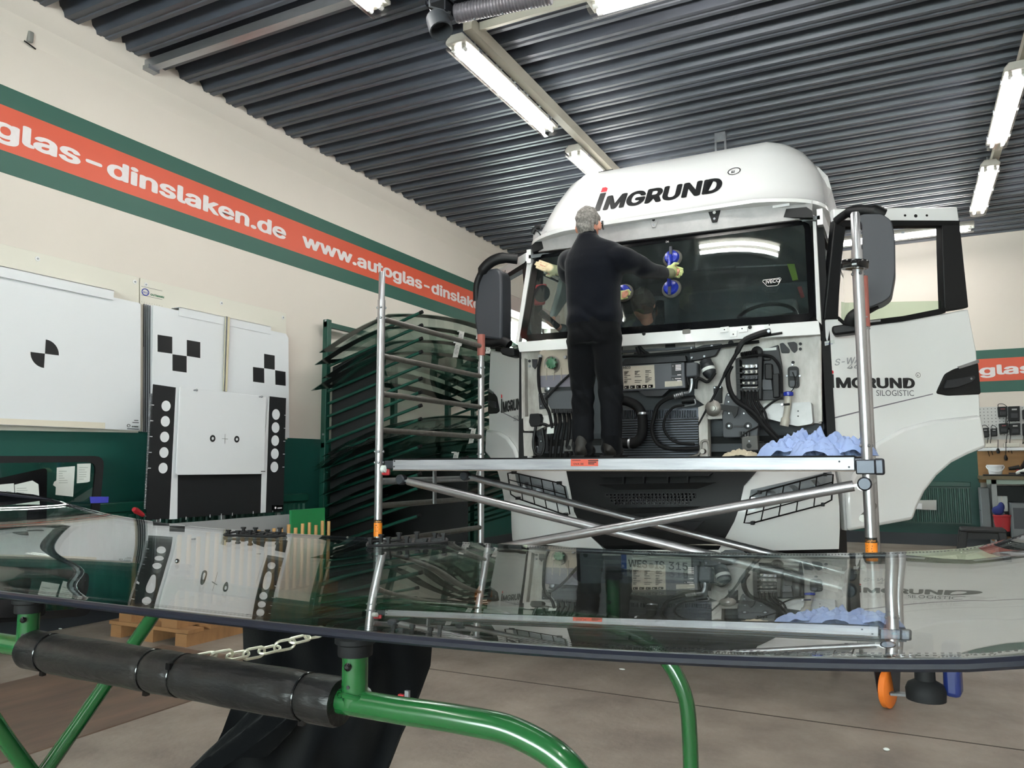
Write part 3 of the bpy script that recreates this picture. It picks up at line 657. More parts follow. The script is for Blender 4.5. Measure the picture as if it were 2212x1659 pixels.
# wiper linkage
lk = plate([(1488, 756), (1520, 745), (1560, 742), (1545, 768), (1515, 776), (1490, 780)], 5.82, .05, r=4).build('linkage_plate', DGREY, truck, bev=.004)
pt([(1345, 770), (1420, 765), (1500, 757), (1580, 745), (1640, 738)], 5.79, .012).build('linkage_rod', BLACK, truck)
pt([(1340, 735), (1420, 731), (1520, 724), (1600, 718)], 5.82, .013).build('pipe', BLACK, truck)
pt([(1380, 748), (1391, 760), (1400, 766), (1380, 768), (1370, 765)], 5.8, .014).build('hinge_arm', BLACK, truck); pt([(1376, 750), (1382, 765)], 5.79, .016).build('hinge_arm', BLACK, truck)
plate([(1437, 742), (1458, 740), (1459, 753), (1437, 754)], 5.87, .004).build('label', BLACK, truck)
for x, y in ((1494, 752), (1495, 773), (1522, 770), (1538, 748)): disc(x, y, 5.81, .009, .012, n=8).build('bolt', STEEL, truck)
c = P(1529, 795, 'y', 5.78); ax = V((.35, -.2, -1)).normalized(); MB().lathe(c-ax*.07, ax, [(.02, 0), (.045, .01), (.045, .04), (.05, .045), (.05, .11), (.035, .14), (.02, .15)], 16).build('wiper_motor', DGREY, truck)
MB().lathe(c, ax, [(.0515, .005), (.0515, .03)], 16).build('motor_label', PAPER, truck)
# right hand side: wiper arm, cables, valve block
wa = MB().tube(smoothpath([P(1664, 716, 'y', 5.68), P(1640, 722, 'y', 5.66), P(1606, 738, 'y', 5.66), P(1590, 765, 'y', 5.66), P(1570, 800, 'y', 5.68), P(1545, 850, 'y', 5.7), P(1508, 918, 'y', 5.72)], 6), [.024]*12+[.02]*6+[.014]*8+[.009]*8+[.007]*3, 8).build('wiper_arm', BLACK, truck)
disc(1661, 716, 5.65, .012, .02, n=10).build('arm_bolt', STEEL, wa)
pt([(1600, 742), (1640, 728), (1690, 719)], 5.7, .009).build('wiper_blade', BLACK, wa)
pt([(1545, 805), (1536, 818), (1527, 825), (1512, 818), (1505, 822), (1503, 840)], 5.74, .012).build('hose', RUBBER, truck)
pt([(1580, 790), (1572, 810), (1576, 840), (1590, 865), (1625, 890), (1650, 920), (1690, 962)], 5.70, .018).build('cable_bundle', RUBBER, truck)
vb = plate([(1588, 775), (1680, 745), (1688, 790), (1690, 862), (1592, 866)], 5.82, .06).build('valve_board', DGREY, truck)
q = MB()
for (pol, Y) in (([(1590, 776), (1597, 776), (1600, 862), (1592, 864)], 5.72), ([(1638, 770), (1646, 770), (1644, 862), (1638, 862)], 5.74), ([(1597, 838), (1641, 838), (1641, 842), (1597, 842)], 5.73)): plate(pol, Y, .1, q)
for k in range(5): plate([(1592, 792+k*12), (1604, 792+k*12), (1604, 795+k*12), (1592, 795+k*12)], 5.71, .04, q)
q.build('board_frame', BLACK, vb)
vm = [STEEL, ALUD, GREYP, DGREY, ALUD]
for k in range(5):
    y = 787+k*12.2; o = plate([(1602, y), (1637, y-1), (1637, y+8), (1602, y+9)], 5.75, .06, r=2).build('valve', vm[k], vb, bev=.006)
    for j in range(3): disc(1607+j*11, y+4, 5.745, .010, .014, n=10).build('valve_cap', vm[(k+1) % 5], o)
for k in range(5):
    x = 1604+k*8
    pt([(x, 845), (x+2, 868), (x+12+k, 890), (1652+k*3, 925), (1690+k*4, 968)], [5.74, 5.72, 5.70, 5.70, 5.72], .0085).build('cable', RUBBER, truck)
    disc(x, 844, 5.74, .009, .012, n=8).build('gland', DGREY, truck)
pt([(1602, 772), (1625, 768), (1655, 768), (1672, 775), (1686, 800), (1688, 850)], 5.74, .010).build('cable', RUBBER, truck)
q = MB(); pts = [P(1600, 766, 'y', 5.74).lerp(P(1636, 760, 'y', 5.74), i/20) for i in range(21)]; q.tube(pts, [.014+.005*(i % 2) for i in range(21)], 10); q.build('bellows', RUBBER, truck)
disc(1636, 760, 5.78, .04, .02).build('grommet', BLACK, truck)
plate([(1646, 768), (1664, 767), (1664, 778), (1646, 779)], 5.79, .03, r=2).build('relay', BLACKG, truck, bev=.004)
plate([(1648, 753), (1677, 750), (1677, 756), (1648, 758)], 5.815, .005).build('label', PAPER, truck)
plate([(1651, 785), (1668, 785), (1670, 820), (1652, 820)], 5.78, .05, r=4).build('sensor_box', BLACK, truck, bev=.008)
plate([(1668, 808), (1683, 806), (1684, 858), (1670, 860)], 5.77, .05, r=3).build('fuse_box', BLACK, truck, bev=.006)
plate([(1646, 820), (1666, 820), (1668, 842), (1648, 842)], 5.79, .04).build('plate_bracket', GREYP, truck)
for pol in ([(1684, 742), (1692, 740), (1706, 755), (1705, 763), (1688, 763)], [(1700, 740), (1716, 738), (1722, 742), (1723, 756), (1716, 763), (1710, 758)]): plate(pol, 5.892, .008, r=3).build('blank', DGREY, truck)
for x, y in ((1729, 743), (1729, 754), (1713, 783), (1709, 720), (1579, 741)): disc(x, y, 5.892, .011 if x != 1579 else .02, .006).build('blank', DGREY, truck)
gl = plate([(1701, 792), (1725, 791), (1727, 838), (1703, 838)], 5.87, .02, r=8).build('cable_gland', BLACK, truck)
for y in (800, 822): plate([(1706, y), (1721, y), (1721, y+13), (1706, y+13)], 5.85, .02, r=2).build('gland_plug', GREYP, gl)
pt([(1712, 804), (1716, 815), (1718, 830), (1712, 842), (1706, 848)], 5.83, .004, 6).build('cable', BLACK, truck)
for x, y in ((1700, 812), (1728, 812), (1712, 788), (1713, 841)): disc(x, y, 5.865, .008, .008, n=8).build('bolt', STEEL, truck)
# washer filler with blue cap
pt([(1703, 856), (1701, 880), (1697, 905), (1694, 920)], [5.74, 5.74, 5.73, 5.73], [.024]*6+[.022]*6+[.03]*7, 12).build('filler_neck', mat('filler_plastic', 'a8a49a', .4), truck)
c = P(1703, 851, 'y', 5.74); MB().lathe(c-V((0, 0, .015)), (0, 0, 1), [(.03, 0), (.034, .004), (.034, .026), (.02, .032)], 18).build('filler_cap', BLUE, truck)
pt([(1692, 874), (1706, 873)], 5.70, .008).build('hose_clip', BLACK, truck); disc(1690, 874, 5.71, .01, .02, n=8).build('bolt', STEEL, truck)
pt([(1690, 858), (1670, 868), (1650, 884), (1644, 896)], 5.75, .008).build('cable', BLACK, truck)
# horn and the plates under it
c = P(1541, 882, 'y', 5.72); MB().lathe(c, (0, -1, -.05), [(.055, 0), (.06, .008), (.048, .02), (.022, .026), (.02, .034), (.008, .036)], 22).build('horn', ALUD, truck)
plate([(1525, 896), (1560, 892), (1560, 904), (1530, 906)], 5.8, .05).build('horn_bracket', GRIME, truck)
plate([(1555, 873), (1595, 878), (1592, 895), (1586, 903), (1580, 890), (1556, 885)], 5.71, .02).build('horn_arm', BLACK, truck)
plate([(1541, 834), (1559, 834), (1559, 870), (1542, 872)], 5.86, .03, r=2).build('cover_plate', BLACK, truck)
for x, y in ((1544, 837), (1556, 836), (1550, 869)): disc(x, y, 5.858, .008, .006, n=8).build('bolt', STEEL, truck)
bp = plate([(1566, 858), (1570, 848), (1640, 870), (1640, 900), (1636, 945), (1562, 945), (1560, 900)], 5.80, .06, r=4).build('support_plate', GREYP, truck, bev=.005)
for x, y in ((1575, 920), (1616, 920)):
    k = disc(x, y, 5.795, .026, .008).build('boss', DGREY, bp); disc(x, y, 5.786, .01, .006, n=8).build('bolt', STEEL, k)
plate([(1584, 919), (1607, 919), (1607, 923), (1584, 923)], 5.79, .01).build('rib', DGREY, bp)
for x, y in ((1574, 853), (1574, 868), (1575, 893), (1607, 893)): disc(x, y, 5.795, .006, .006, n=8).build('bolt', STEEL, bp)
plate([(1602, 944), (1636, 940), (1638, 972), (1603, 974)], 5.72, .08, r=2).build('block', mat('block_grey', '4e4e4c', .6), truck, bev=.006)
disc(1618, 963, 5.717, .018, .003).build('block_hole', BLACK, truck); disc(1618, 953, 5.717, .007, .003, n=8).build('bolt', STEEL, truck)
q = MB()
for k in range(4): plate([(1596+k*6, 932), (1600+k*6, 932), (1600+k*6, 942), (1596+k*6, 942)], 5.76, .04, q)
q.build('clips', DGREY, bp)
pt([(1640, 920), (1600, 945), (1650, 955)], 5.76, .006).build('cable', BLACK, truck)
# radiator pack, big hoses
rp = plate([(1336, 905), (1508, 905), (1512, 1000), (1336, 1000)], 5.86, .06).build('radiator', BLACK, truck)
for k in range(17):
    y = 908+k*5.2; p0 = P(1338, y, 'y', 5.845); p1 = P(1509, y, 'y', 5.845)
    MB().box((p0.x, 5.835, p0.z-.004), (p1.x, 5.86, p0.z+.004)).build('cooling_bar', DSTEEL, rp)
q = MB()
for k in range(46):
    p0 = P(1340+k*3.6, 905, 'y', 5.84); p1 = P(1340+k*3.6, 886, 'y', 5.84); q.box((p0.x-.002, 5.835, p0.z), (p0.x+.002, 5.86, p1.z))
q.box((P(1338, 905, 'y', 5.84).x, 5.862, P(1338, 905, 'y', 5.84).z), (P(1508, 905, 'y', 5.84).x, 5.87, P(1338, 886, 'y', 5.84).z))
q.build('cooling_fins', DSTEEL, rp)['kind'] = 'stuff'
plate([(1508, 880), (1528, 872), (1530, 1000), (1512, 1000)], 5.80, .1).build('radiator_mount', GRIME, truck)
q = pt([(1338, 866), (1352, 866), (1374, 876), (1386, 895), (1388, 930), (1380, 950), (1362, 958), (1340, 956)], 5.76, .038, 14).build('coolant_hose', RUBBER, truck)
for (x, y, dx, dy) in ((1388, 893, 0, 1), (1361, 958, 1, 0)):
    c = P(x, y, 'y', 5.76); MB().lathe(c, (dx, 0, dy), [(.041, -.008), (.043, -.008), (.043, .008), (.041, .008)], 16).build('hose_clamp', STEEL, q)
pt([(1470, 853), (1440, 862), (1420, 878), (1412, 905), (1408, 930), (1418, 955), (1440, 968), (1480, 970), (1512, 968)], 5.74, .016).build('hose', RUBBER, truck)
pt([(1478, 875), (1455, 880), (1438, 900), (1434, 925), (1448, 948), (1470, 958), (1500, 960)], 5.73, .010).build('hose', RUBBER, truck)
q = MB(); pts = [P(1456, 857, 'y', 5.74).lerp(P(1476, 851, 'y', 5.74), i/10) for i in range(11)]; q.tube(pts, [.017+.004*(i % 2) for i in range(11)], 10); q.build('hose_fitting', STEEL, truck)
pt([(1478, 850), (1490, 846), (1494, 830), (1494, 818)], 5.74, .013).build('pipe', STEEL, truck)
c = P(1488, 864, 'y', 5.78); MB().cyl(c+V((-.05, 0, 0)), c+V((.045, 0, .004)), .03).build('dryer', BLACK, truck)
pt([(1500, 862), (1502, 872), (1490, 876), (1474, 879)], 5.74, .006).build('pipe', STEEL, truck)
pt([(1440, 1000), (1500, 985), (1512, 975), (1516, 955), (1530, 955), (1532, 985)], 5.70, .010).build('pipe', ALUD, truck)
disc(1520, 975, 5.70, .02, .04).build('fitting', ALUD, truck)
plate([(1130, 935), (1150, 935), (1152, 985), (1132, 985)], 5.9, .05).build('step_edge', GRIME, truck)
# bumper: white corner panels, black middle with its openings
q = MB()
BY = [5.60, 5.58, 5.56, 5.57, 5.62]
skin([((1222, 1012), (1640, 1010)), ((1232, 1060), (1606, 1050)), ((1240, 1105), (1596, 1098)), ((1258, 1142), (1585, 1128)), ((1300, 1180), (1560, 1175))], [5.62, 5.60, 5.585, 5.585, 5.62], .03).build('bumper_middle', mat('bumper_black', '101113', .5, spec=.3, bump=.06, bscale=200), truck)
for rows, nm in (([((1110, 1000), (1222, 1005)), ((1100, 1050), (1232, 1060)), ((1104, 1105), (1240, 1105)), ((1105, 1140), (1258, 1142)), ((1107, 1168), (1310, 1192))], 'bumper_corner'), ([((1640, 1008), (1800, 1000)), ((1606, 1050), (1808, 1045)), ((1596, 1098), (1813, 1095)), ((1585, 1128), (1814, 1140)), ((1550, 1192), (1812, 1186))], 'bumper_corner')):
    skin(rows, [5.64, 5.60, 5.58, 5.58, 5.62], .03, bow=.3, nu=14).build(nm, WHITE, truck)
skin([((1107, 1168), (1812, 1186)), ((1112, 1185), (1808, 1200))], [5.63, 5.66], .03, bow=.3).build('bumper_lip', BLACK, truck)
skin([((1305, 1188), (1555, 1188)), ((1300, 1200), (1560, 1200))], [5.615, 5.615], .03, bow=.3).build('bumper_strip', WHITE, truck)
# upper slot with ribs
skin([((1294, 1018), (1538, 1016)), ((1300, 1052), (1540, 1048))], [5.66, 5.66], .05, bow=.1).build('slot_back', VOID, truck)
skin([((1294, 1025), (1538, 1022)), ((1300, 1031), (1530, 1028))], [5.575, 5.575], .09, bow=.1).build('grille_bar', BLACK, truck)
for x in (1344, 1388, 1440, 1483): plate([(x, 1030), (x+4, 1030), (x+3, 1050), (x, 1050)], 5.565, .08).build('grille_rib', BLACK, truck)
skin([((1288, 1046), (1545, 1042)), ((1330, 1058), (1505, 1056))], [5.555, 5.57], .08, bow=.1).build('grille_bar', BLACK, truck)
q = MB()                                     # honeycomb band
for r_ in range(4):
    for c_ in range(24-r_):
        x = 1313+r_*5+(4 if r_ % 2 else 0)+c_*8.1; y = 1069+r_*6.2-c_*.07
        if x < 1512-r_*7: q.lathe(P(x, y, 'y', 5.592), (0, -1, 0), [(.0115, 0), (.013, .016), (.0095, .016), (.009, 0)], 6)
q.build('honeycomb', mat('honeycomb_black', '26272a', .4), truck)['kind'] = 'stuff'
skin([((1335, 1098), (1510, 1094)), ((1345, 1110), (1500, 1106))], [5.56, 5.575], .04, bow=.1).build('grille_bar', BLACK, truck)
skin([((1330, 1132), (1520, 1126)), ((1350, 1150), (1500, 1145))], [5.56, 5.58], .04, bow=.1).build('grille_bar', DGREY, truck)
for c_ in (1376, 1460):                      # fan rings behind the slot
    q = MB()
    for k in range(4): 
        c = P(c_, 1032, 'y', 5.645); q.tube([c+V((math.cos(i*PI/12)*(.03+.025*k), 0, math.sin(i*PI/12)*(.03+.025*k)*.7)) for i in range(24)], .002, 5, closed=True)
    q.build('fan_guard', DSTEEL, truck)
# headlamps with wire guards
HL = glass('headlamp_glass', (.9, .92, .93), 1.5)
for sgn, rows, guard in ((-1, [((1112, 1022), (1222, 1050)), ((1116, 1042), (1228, 1075)), ((1130, 1066), (1232, 1098))], None), (1, [((1622, 1058), (1796, 1018)), ((1618, 1078), (1800, 1036)), ((1616, 1104), (1790, 1062))], None)):
    hl = skin(rows, [5.575, 5.565, 5.565], .012, bow=.3, nu=12).build('headlamp', HL, truck)
    skin(rows, [5.595, 5.588, 5.588], .008, bow=.3, nu=12).build('lamp_back', mat('lamp_silver', 'a4a7aa', .35), hl)
    (l0, r0_), (l2, r2) = rows[0], rows[2]
    for k in range(3):
        u = .25+.27*k; x = l0[0]+(r0_[0]-l0[0])*u; y = (l0[1]+(r0_[1]-l0[1])*u+l2[1]+(r2[1]-l2[1])*u)/2
        c = T(x, y, 5.59, .3); MB().lathe(c, (0, -1, 0), [(.035, 0), (.04, .012), (.03, .008), (.004, .002)], 16).build('reflector', STEEL, hl)
GU = RUBBER
def guard(corn, nv, nh, Y=5.50):
    q = MB(); 
    def g(u, v):
        a = (corn[0][0]+(corn[1][0]-corn[0][0])*u, corn[0][1]+(corn[1][1]-corn[0][1])*u); b = (corn[3][0]+(corn[2][0]-corn[3][0])*u, corn[3][1]+(corn[2][1]-corn[3][1])*u)
        return T(a[0]+(b[0]-a[0])*v, a[1]+(b[1]-a[1])*v, Y, .3)
    per_ = [(u/10, 0) for u in range(1, 10)]+[(1, .08), (1, .5), (1, .92)]+[(1-u/10, 1) for u in range(1, 10)]+[(0, .92), (0, .5), (0, .08)]
    q.tube([g(*p) for p in per_], .006, 6, closed=True)
    for k in range(1, nv+1): q.tube([g(k/(nv+1), 0), g(k/(nv+1), .5), g(k/(nv+1), 1)], .0045, 6)
    for k in range(1, nh+1): q.tube([g(i/8, k/(nh+1)) for i in range(9)], .0045, 6)
    o = q.build('lamp_guard', GU, truck)
    for u, v in ((.1, 0), (.9, 0), (.1, 1), (.9, 1)): MB().obox(g(u, v)+V((0, .02, 0)), (.01, 0, 0), (0, .03, 0), (0, 0, .012)).build('guard_clip', BLACK, o)
guard([(1622, 1068), (1800, 1020), (1796, 1085), (1606, 1135)], 4, 2)
guard([(1096, 1018), (1218, 1046), (1232, 1116), (1104, 1072)], 4, 2)
# lower panel and number plate
LG = mat('lower_grey', '5c6368', .5)
lp = plate([(1252, 1195), (1265, 1188), (1600, 1188), (1612, 1198), (1608, 1260), (1255, 1260)], 5.64, .03, r=5).build('lower_panel', LG, truck)
for x, y in ((1265, 1199), (1588, 1199)): disc(x, y, 5.638, .018, .004).build('eyelet', BLACK, lp)
npx = [P(1341, 1196, 'y', 5.615), P(1490, 1210, 'y', 5.615)]
px0 = npx[0].x; pw = .525; pz1 = npx[0].z; pz0 = pz1-.112
npl = MB().box((px0, 5.612, pz0), (px0+pw, 5.62, pz1)).build('number_plate', mat('plate_white', 'd9dcd6', .35), truck, bev=.003)
MB().box((px0-.006, 5.62, pz0-.02), (px0+pw+.006, 5.634, pz1+.006)).build('plate_holder', BLACK, truck)
MB().box((px0+.003, 5.6105, pz0+.003), (px0+.045, 5.612, pz1-.003)).build('blue_field', mat('plate_blue', '1d4fa0', .4), npl)
text('plate_letters', 'D', LETTER, npl, (px0+.012, 5.610, pz0+.016), (1, 0, 0), (0, 0, 1), h=.024, bold=.01)
text('plate_letters', 'WES', INK, npl, (px0+.058, 5.611, pz0+.02), (1, 0, 0), (0, 0, 1), h=.074, width=.145, bold=.015)
text('plate_letters', 'IS', INK, npl, (px0+.262, 5.611, pz0+.02), (1, 0, 0), (0, 0, 1), h=.074, width=.07, bold=.015)
text('plate_letters', '315', INK, npl, (px0+.362, 5.611, pz0+.02), (1, 0, 0), (0, 0, 1), h=.074, width=.14, bold=.015)
MB().lathe((px0+.233, 5.611, pz0+.038), (0, -1, 0), [(.02, 0), (.02, .001)], 20).build('plate_seal', mat('seal_grey', '8d9088', .5, var=.4, vscale=120), npl)
text('holder_lettering', 'IMGRUND', LETTER, truck, (px0+.2, 5.618, pz0-.016), (1, 0, 0), (0, 0, 1), h=.011, bold=.02)
# interior
MB().box((TX-1.15, 6.0, 1.3), (TX+1.15, 6.55, 2.02)).build('dashboard', INT, truck, bev=.06)
MB().slab(lambda u, v: V((TX+.18+.85*u, 6.02+.35*v, 2.03+.12*math.sin(PI*u)*(1-v*.4))), 14, 5, lambda u, v: (0, 0, -.06)).build('instrument_hood', INT2, truck)
c = P(1655, 690, 'y', 6.45); q = MB(); sa = V((1, 0, 0)); sb = V((0, .62, .55)).normalized()
q.tube([c+(sa*math.cos(i*PI/16)+sb*math.sin(i*PI/16))*.235 for i in range(32)], .015, 8, closed=True)
for a_ in (.2, PI-.2, -PI/2): q.tube([c, c+(sa*math.cos(a_)+sb*math.sin(a_))*.23], .02, 8)
q.build('steering_wheel', BLACK, truck)
for sx in (.62, -.62):
    st = MB().box((TX+sx-.26, 6.75, 1.7), (TX+sx+.26, 7.25, 1.86)).box((TX+sx-.15, 6.9, 1.26), (TX+sx+.15, 7.2, 1.7)).build('seat_cushion', INT2, truck, bev=.05)
    MB().obox((TX+sx, 7.3, 2.2), (.25, 0, 0), (0, .06, -.01), (0, .06, .4)).build('seat_back', INT2, st, bev=.05)
MB().box((TX-1.1, 7.4, 1.75), (TX+1.1, 7.98, 1.95)).build('bunk', INT2, truck, bev=.03)
a = P(1440, 580, 'y', 7.1); b = P(1590, 577, 'y', 7.1); MB().cyl(a, b, .035).build('blind_roller', GREYP, truck); MB().cyl(b, P(1702, 572, 'y', 7.1), .008, 8).build('curtain_rod', ALU, truck)
plate([(1700, 570), (1716, 570), (1724, 604), (1712, 606)], 6.9, .02).build('hanging_vest', mat('hi_vis', '8aa32e', .8), truck); plate([(1722, 620), (1731, 618), (1737, 640), (1730, 643)], 6.6, .03).build('red_tag', mat('dull_red', '9a3d40', .7), truck)
plate([(1418, 648), (1434, 648), (1436, 700), (1414, 702)], 5.93, .01, r=5).build('phone_holder', BLACKG, truck)
# wheels
for sx in (1, -1):
    c = V((TX+1.02*sx, 7.05, .5)); w_ = MB().lathe(c-V((.16*sx, 0, 0)), (sx, 0, 0), [(.3, 0), (.46, .01), (.5, .06), (.5, .26), (.46, .31), (.3, .32)], 36).build('tyre', RUBBER, truck)
    MB().lathe(c-V((.1*sx, 0, 0)), (sx, 0, 0), [(.3, 0), (.3, .2), (.26, .2), (.2, .12), (.1, .12), (.09, .2), (.03, .22)], 24).build('rim', STEEL, w_)
MB().box((TX-.42, 6.0, .75), (TX-.3, 9.5, .95)).box((TX+.3, 6.0, .75), (TX+.42, 9.5, .95)).build('chassis', BLACK, truck)
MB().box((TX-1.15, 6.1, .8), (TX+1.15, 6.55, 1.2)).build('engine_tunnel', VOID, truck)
# ---------------- doors: drawn once from the open right-hand door, mirrored for the other
HR = P(1780, 900, 'y', 6.0); th = R(59); DR = V((math.sin(th), math.cos(th), 0)); NR = V((DR.y, -DR.x, 0)); 
def dl(x, y): 
    p = PL(x, y, HR, NR); return ((p-HR).dot(DR), p.z)
HLp = P(1118, 850, 'y', 6.0); HLp = V((TX-(HR.x-TX), HR.y, 0)); thl = R(47); DL = V((-math.sin(thl), math.cos(thl), 0)); NL = V((-DL.y, DL.x, 0))
GLINE = mat('panel_gap', '6b6670', .6)
def door(root, H, Dv, Nv, mirror):
    def W(u, z, o=0): return V((H.x, H.y, 0))+Dv*u+V((0, 0, z))+Nv*o
    def pp(poly, o, th_, r=0):
        pl = [dl(*p) for p in poly]
        if r: pl = rounded(pl, r)
        return MB().prism([W(u, z, o) for u, z in pl], -Nv*th_)
    lower = [(1783, 690), (1813, 688), (1822, 700), (1850, 705), (1950, 694), (2092, 667), (2110, 760), (2117, 860), (2119, 905), (2125, 966), (2085, 982), (2050, 1000), (2018, 1028), (1992, 1062), (1976, 1095), (1967, 1122), (1900, 1134), (1826, 1147), (1820, 1060), (1806, 1000), (1787, 925), (1784, 800)]
    d = pp(lower, 0, .07).build('door_skin', WHITE, root, bev=.012)
    sh = [(1806, 1000), (1850, 960), (1920, 915), (2000, 893), (2060, 882), (2112, 878), (2113, 893), (2060, 898), (1990, 912), (1930, 932), (1890, 960), (1862, 1000), (1852, 1050), (1850, 1143), (1826, 1147), (1820, 1060)]
    # raised wheel arch flare
    fl = [(1822, 1060), (1850, 1000), (1890, 955), (1945, 925), (2010, 908), (2113, 897), (2125, 966), (2085, 982), (2050, 1000), (2018, 1028), (1992, 1062), (1976, 1095), (1967, 1122), (1900, 1134), (1827, 1147)]
    pp(fl, .042, .048).build('arch_flare', WHITE, root, bev=.036)
    pp([(1787, 905), (1900, 877), (2015, 850), (2015, 852), (1900, 879.5), (1787, 908)], .002, .01).build('panel_gap', GLINE, root)
    pp([(1800, 451), (1872, 449), (2068, 447), (2073, 482), (1950, 479), (1803, 481)], .0, .06).build('top_rail', WHITE, root, bev=.008)
    for x, y, rr in ((1955, 465.5, .009), (1978, 466.5, .013), (2002, 465.5, .009)):
        u, z = dl(x, y); MB().lathe(W(u, z, .0), Nv, [(rr, 0), (rr, .002)], 12).build('rail_hole', BLACK, root)
    pp([(1803, 470), (1828, 484), (1819, 560), (1813, 640), (1811, 690), (1779, 690)], .004, .08).build('front_pillar', BLACK, root, bev=.01)
    pp([(2034, 478), (2073, 481), (2092, 664), (2040, 672), (2036, 560)], .004, .08).build('rear_pillar', BLACK, root, bev=.008)
    pp([(1803, 476), (2073, 477), (2070, 487), (1820, 490)], .006, .07).build('window_seal', RUBBER, root)
    pp([(1811, 684), (1822, 694), (1860, 694), (1950, 683), (2040, 665), (2041, 676), (1950, 694), (1860, 706), (1826, 704), (1810, 692)], .01, .08).build('window_seal', RUBBER, root)
    pp([(1840, 697), (1900, 691), (1900, 695), (1840, 701)], .014, .01).build('chrome_strip', STEEL, root)
    pp([(1822, 650), (1830, 652), (2038, 648), (2038, 672), (1950, 688), (1822, 698)], -.03, .005).build('door_glass', glass('door_glass', (.80, .88, .80), 1.5), root)
    hd = pp([(2021, 850), (2026, 838), (2040, 808), (2060, 797), (2112, 783), (2118, 852), (2046, 855)], .008, .05, .02).build('handle_recess', BLACK, root, bev=.006)
    pp([(2035, 840), (2042, 822), (2100, 812), (2102, 818), (2094, 826), (2062, 838)], .03, .03, .01).build('door_handle', DGREY, root, bev=.008)
    u, z = dl(2092, 819); MB().lathe(W(u, z, .03), Nv, [(.008, 0), (.008, .004)], 10).build('door_lock', STEEL, hd)
    pp([(2068, 792), (2112, 777), (2113, 784), (2070, 797)], .012, .03).build('chrome_strip', STEEL, root)
    # inner trim seen behind
    pp([(1790, 700), (2085, 680), (2110, 860), (2060, 960), (1900, 1000), (1830, 1000)], -.07, .05).build('inner_trim', INT2, root, bev=.02)
    for z in (700, 960): 
        u, zz = dl(1783, z); MB().obox(W(-.03, zz, -.03), Dv*.05, Nv*.03, V((0, 0, .05))).build('hinge', BLACK, root)
    return W, pp
dR = thing('truck_door', 'open white truck door on the right with black handle recess and lowered window', 'door', (HR.x, HR.y, 0)); dR.parent = truck; dR.location = V((HR.x, HR.y, 0))-V(truck.location)
for k in ('label', 'category'): del dR[k]
dR.name = 'door'
WR, ppR = door(dR, HR, DR, NR, False)
u0_, z0_ = dl(1792, 837); u1_, _ = dl(1976, 834); zt_ = dl(1787, 805)[1]
imgrund(dR, WR(u0_, z0_, .001), DR, V((0, 0, 1)), u1_-u0_, (zt_-z0_)*.92)
ua, za = dl(1893, 855); ub, _ = dl(1974, 854)
text('lettering', 'SILOGISTIC', GREYINK, dR, WR(ua, za, 0), DR, (0, 0, 1), h=dl(1893, 842)[1]-za, width=ub-ua, plain=True)
ua, za = dl(1829, 787); text('badge_lettering', 'S-WAY', STEEL, dR, WR(dl(1803, 794)[0], za-.01, .002), DR+V((0, 0, .12)), (0, 0, 1), h=.065, width=.25, shear=.25, bold=.01)
text('badge_lettering', '460', STEEL, dR, WR(dl(1829, 796)[0], dl(1829, 798)[1], .002), DR+V((0, 0, .12)), (0, 0, 1), h=.05, width=.15, shear=.25, bold=.01)
sk = ppR([(1781, 738), (1802, 734), (1803, 742), (1782, 747)], .003, .004).build('sticker', PAPER, dR); text('sticker_print', 'wolman', BLUE, dR, WR(dl(1782.5, 744)[0], dl(1782, 744)[1], .003), DR, (0, 0, 1), h=.014, width=.055)
dL = thing('door', '-', '-'); dL.parent = truck; dL.location = V((HLp.x, HLp.y, 0))-V(truck.location)
for k in ('label', 'category'): del dL[k]
WL, ppL = door(dL, HLp, DL, NL, True)
zL = 1.6
uA, uB = .80, .18
imgrund(dL, WL(.80, 1.60, .002), -DL, V((0, 0, 1)), .62, .135)
text('lettering', 'SILOGISTIC', GREYINK, dL, WL(.46, 1.50, .002), -DL, (0, 0, 1), h=.05, width=.30, plain=True)
# mirrors on the doors
def mirror(root, f, arm1, arm2, mbx):
    m_ = f(mbx, 5.62 if root is dR else 5.80, .20, 9).build('mirror_housing', BLACK, root, bev=.035)
    return m_
def fpl(poly, Y, t_, r): return plate(poly, Y, t_, r=r)
mR = fpl([(1842, 474), (1862, 462), (1905, 461), (1926, 476), (1933, 510), (1934, 590), (1925, 640), (1908, 653), (1868, 668), (1862, 640), (1862, 480)], 5.78, .19, 9).build('mirror_housing', mat('mirror_black', '33363c', .5, bump=.05), dR, bev=.045)
pt([(1806, 478), (1828, 462), (1850, 455), (1885, 457), (1908, 466)], [6.0, 5.95, 5.86, 5.84, 5.86], [.03]*8+[.04]*10+[.05]*7, 10).build('mirror_arm', BLACK, dR)
pt([(1892, 655), (1862, 672), (1842, 685), (1836, 700)], [5.86, 5.86, 5.86, 5.88], .045, 10).build('mirror_arm', BLACK, dR)
plate([(1797, 704), (1845, 697), (1851, 704), (1850, 718), (1802, 724), (1796, 716)], 5.86, .12, r=5).build('mirror_foot', BLACK, dR, bev=.02)
mL = fpl([(1032, 600), (1048, 582), (1075, 578), (1083, 592), (1084, 670), (1083, 735), (1030, 727), (1024, 690), (1026, 640)], 6.0, .2, 8).build('mirror_housing', mat('mirror_black', '33363c', .5, bump=.05), dL, bev=.05)
pt([(1029, 650), (1031, 610), (1050, 575), (1080, 558), (1118, 560)], [6.02, 6.0, 6.0, 6.02, 6.08], [.03]*10+[.05]*10+[.045]*5, 10).build('mirror_arm', BLACK, dL)
pt([(1040, 735), (1060, 740), (1085, 737), (1100, 745)], [6.1, 6.06, 6.05, 6.05], .045, 10).build('mirror_arm', BLACK, dL)
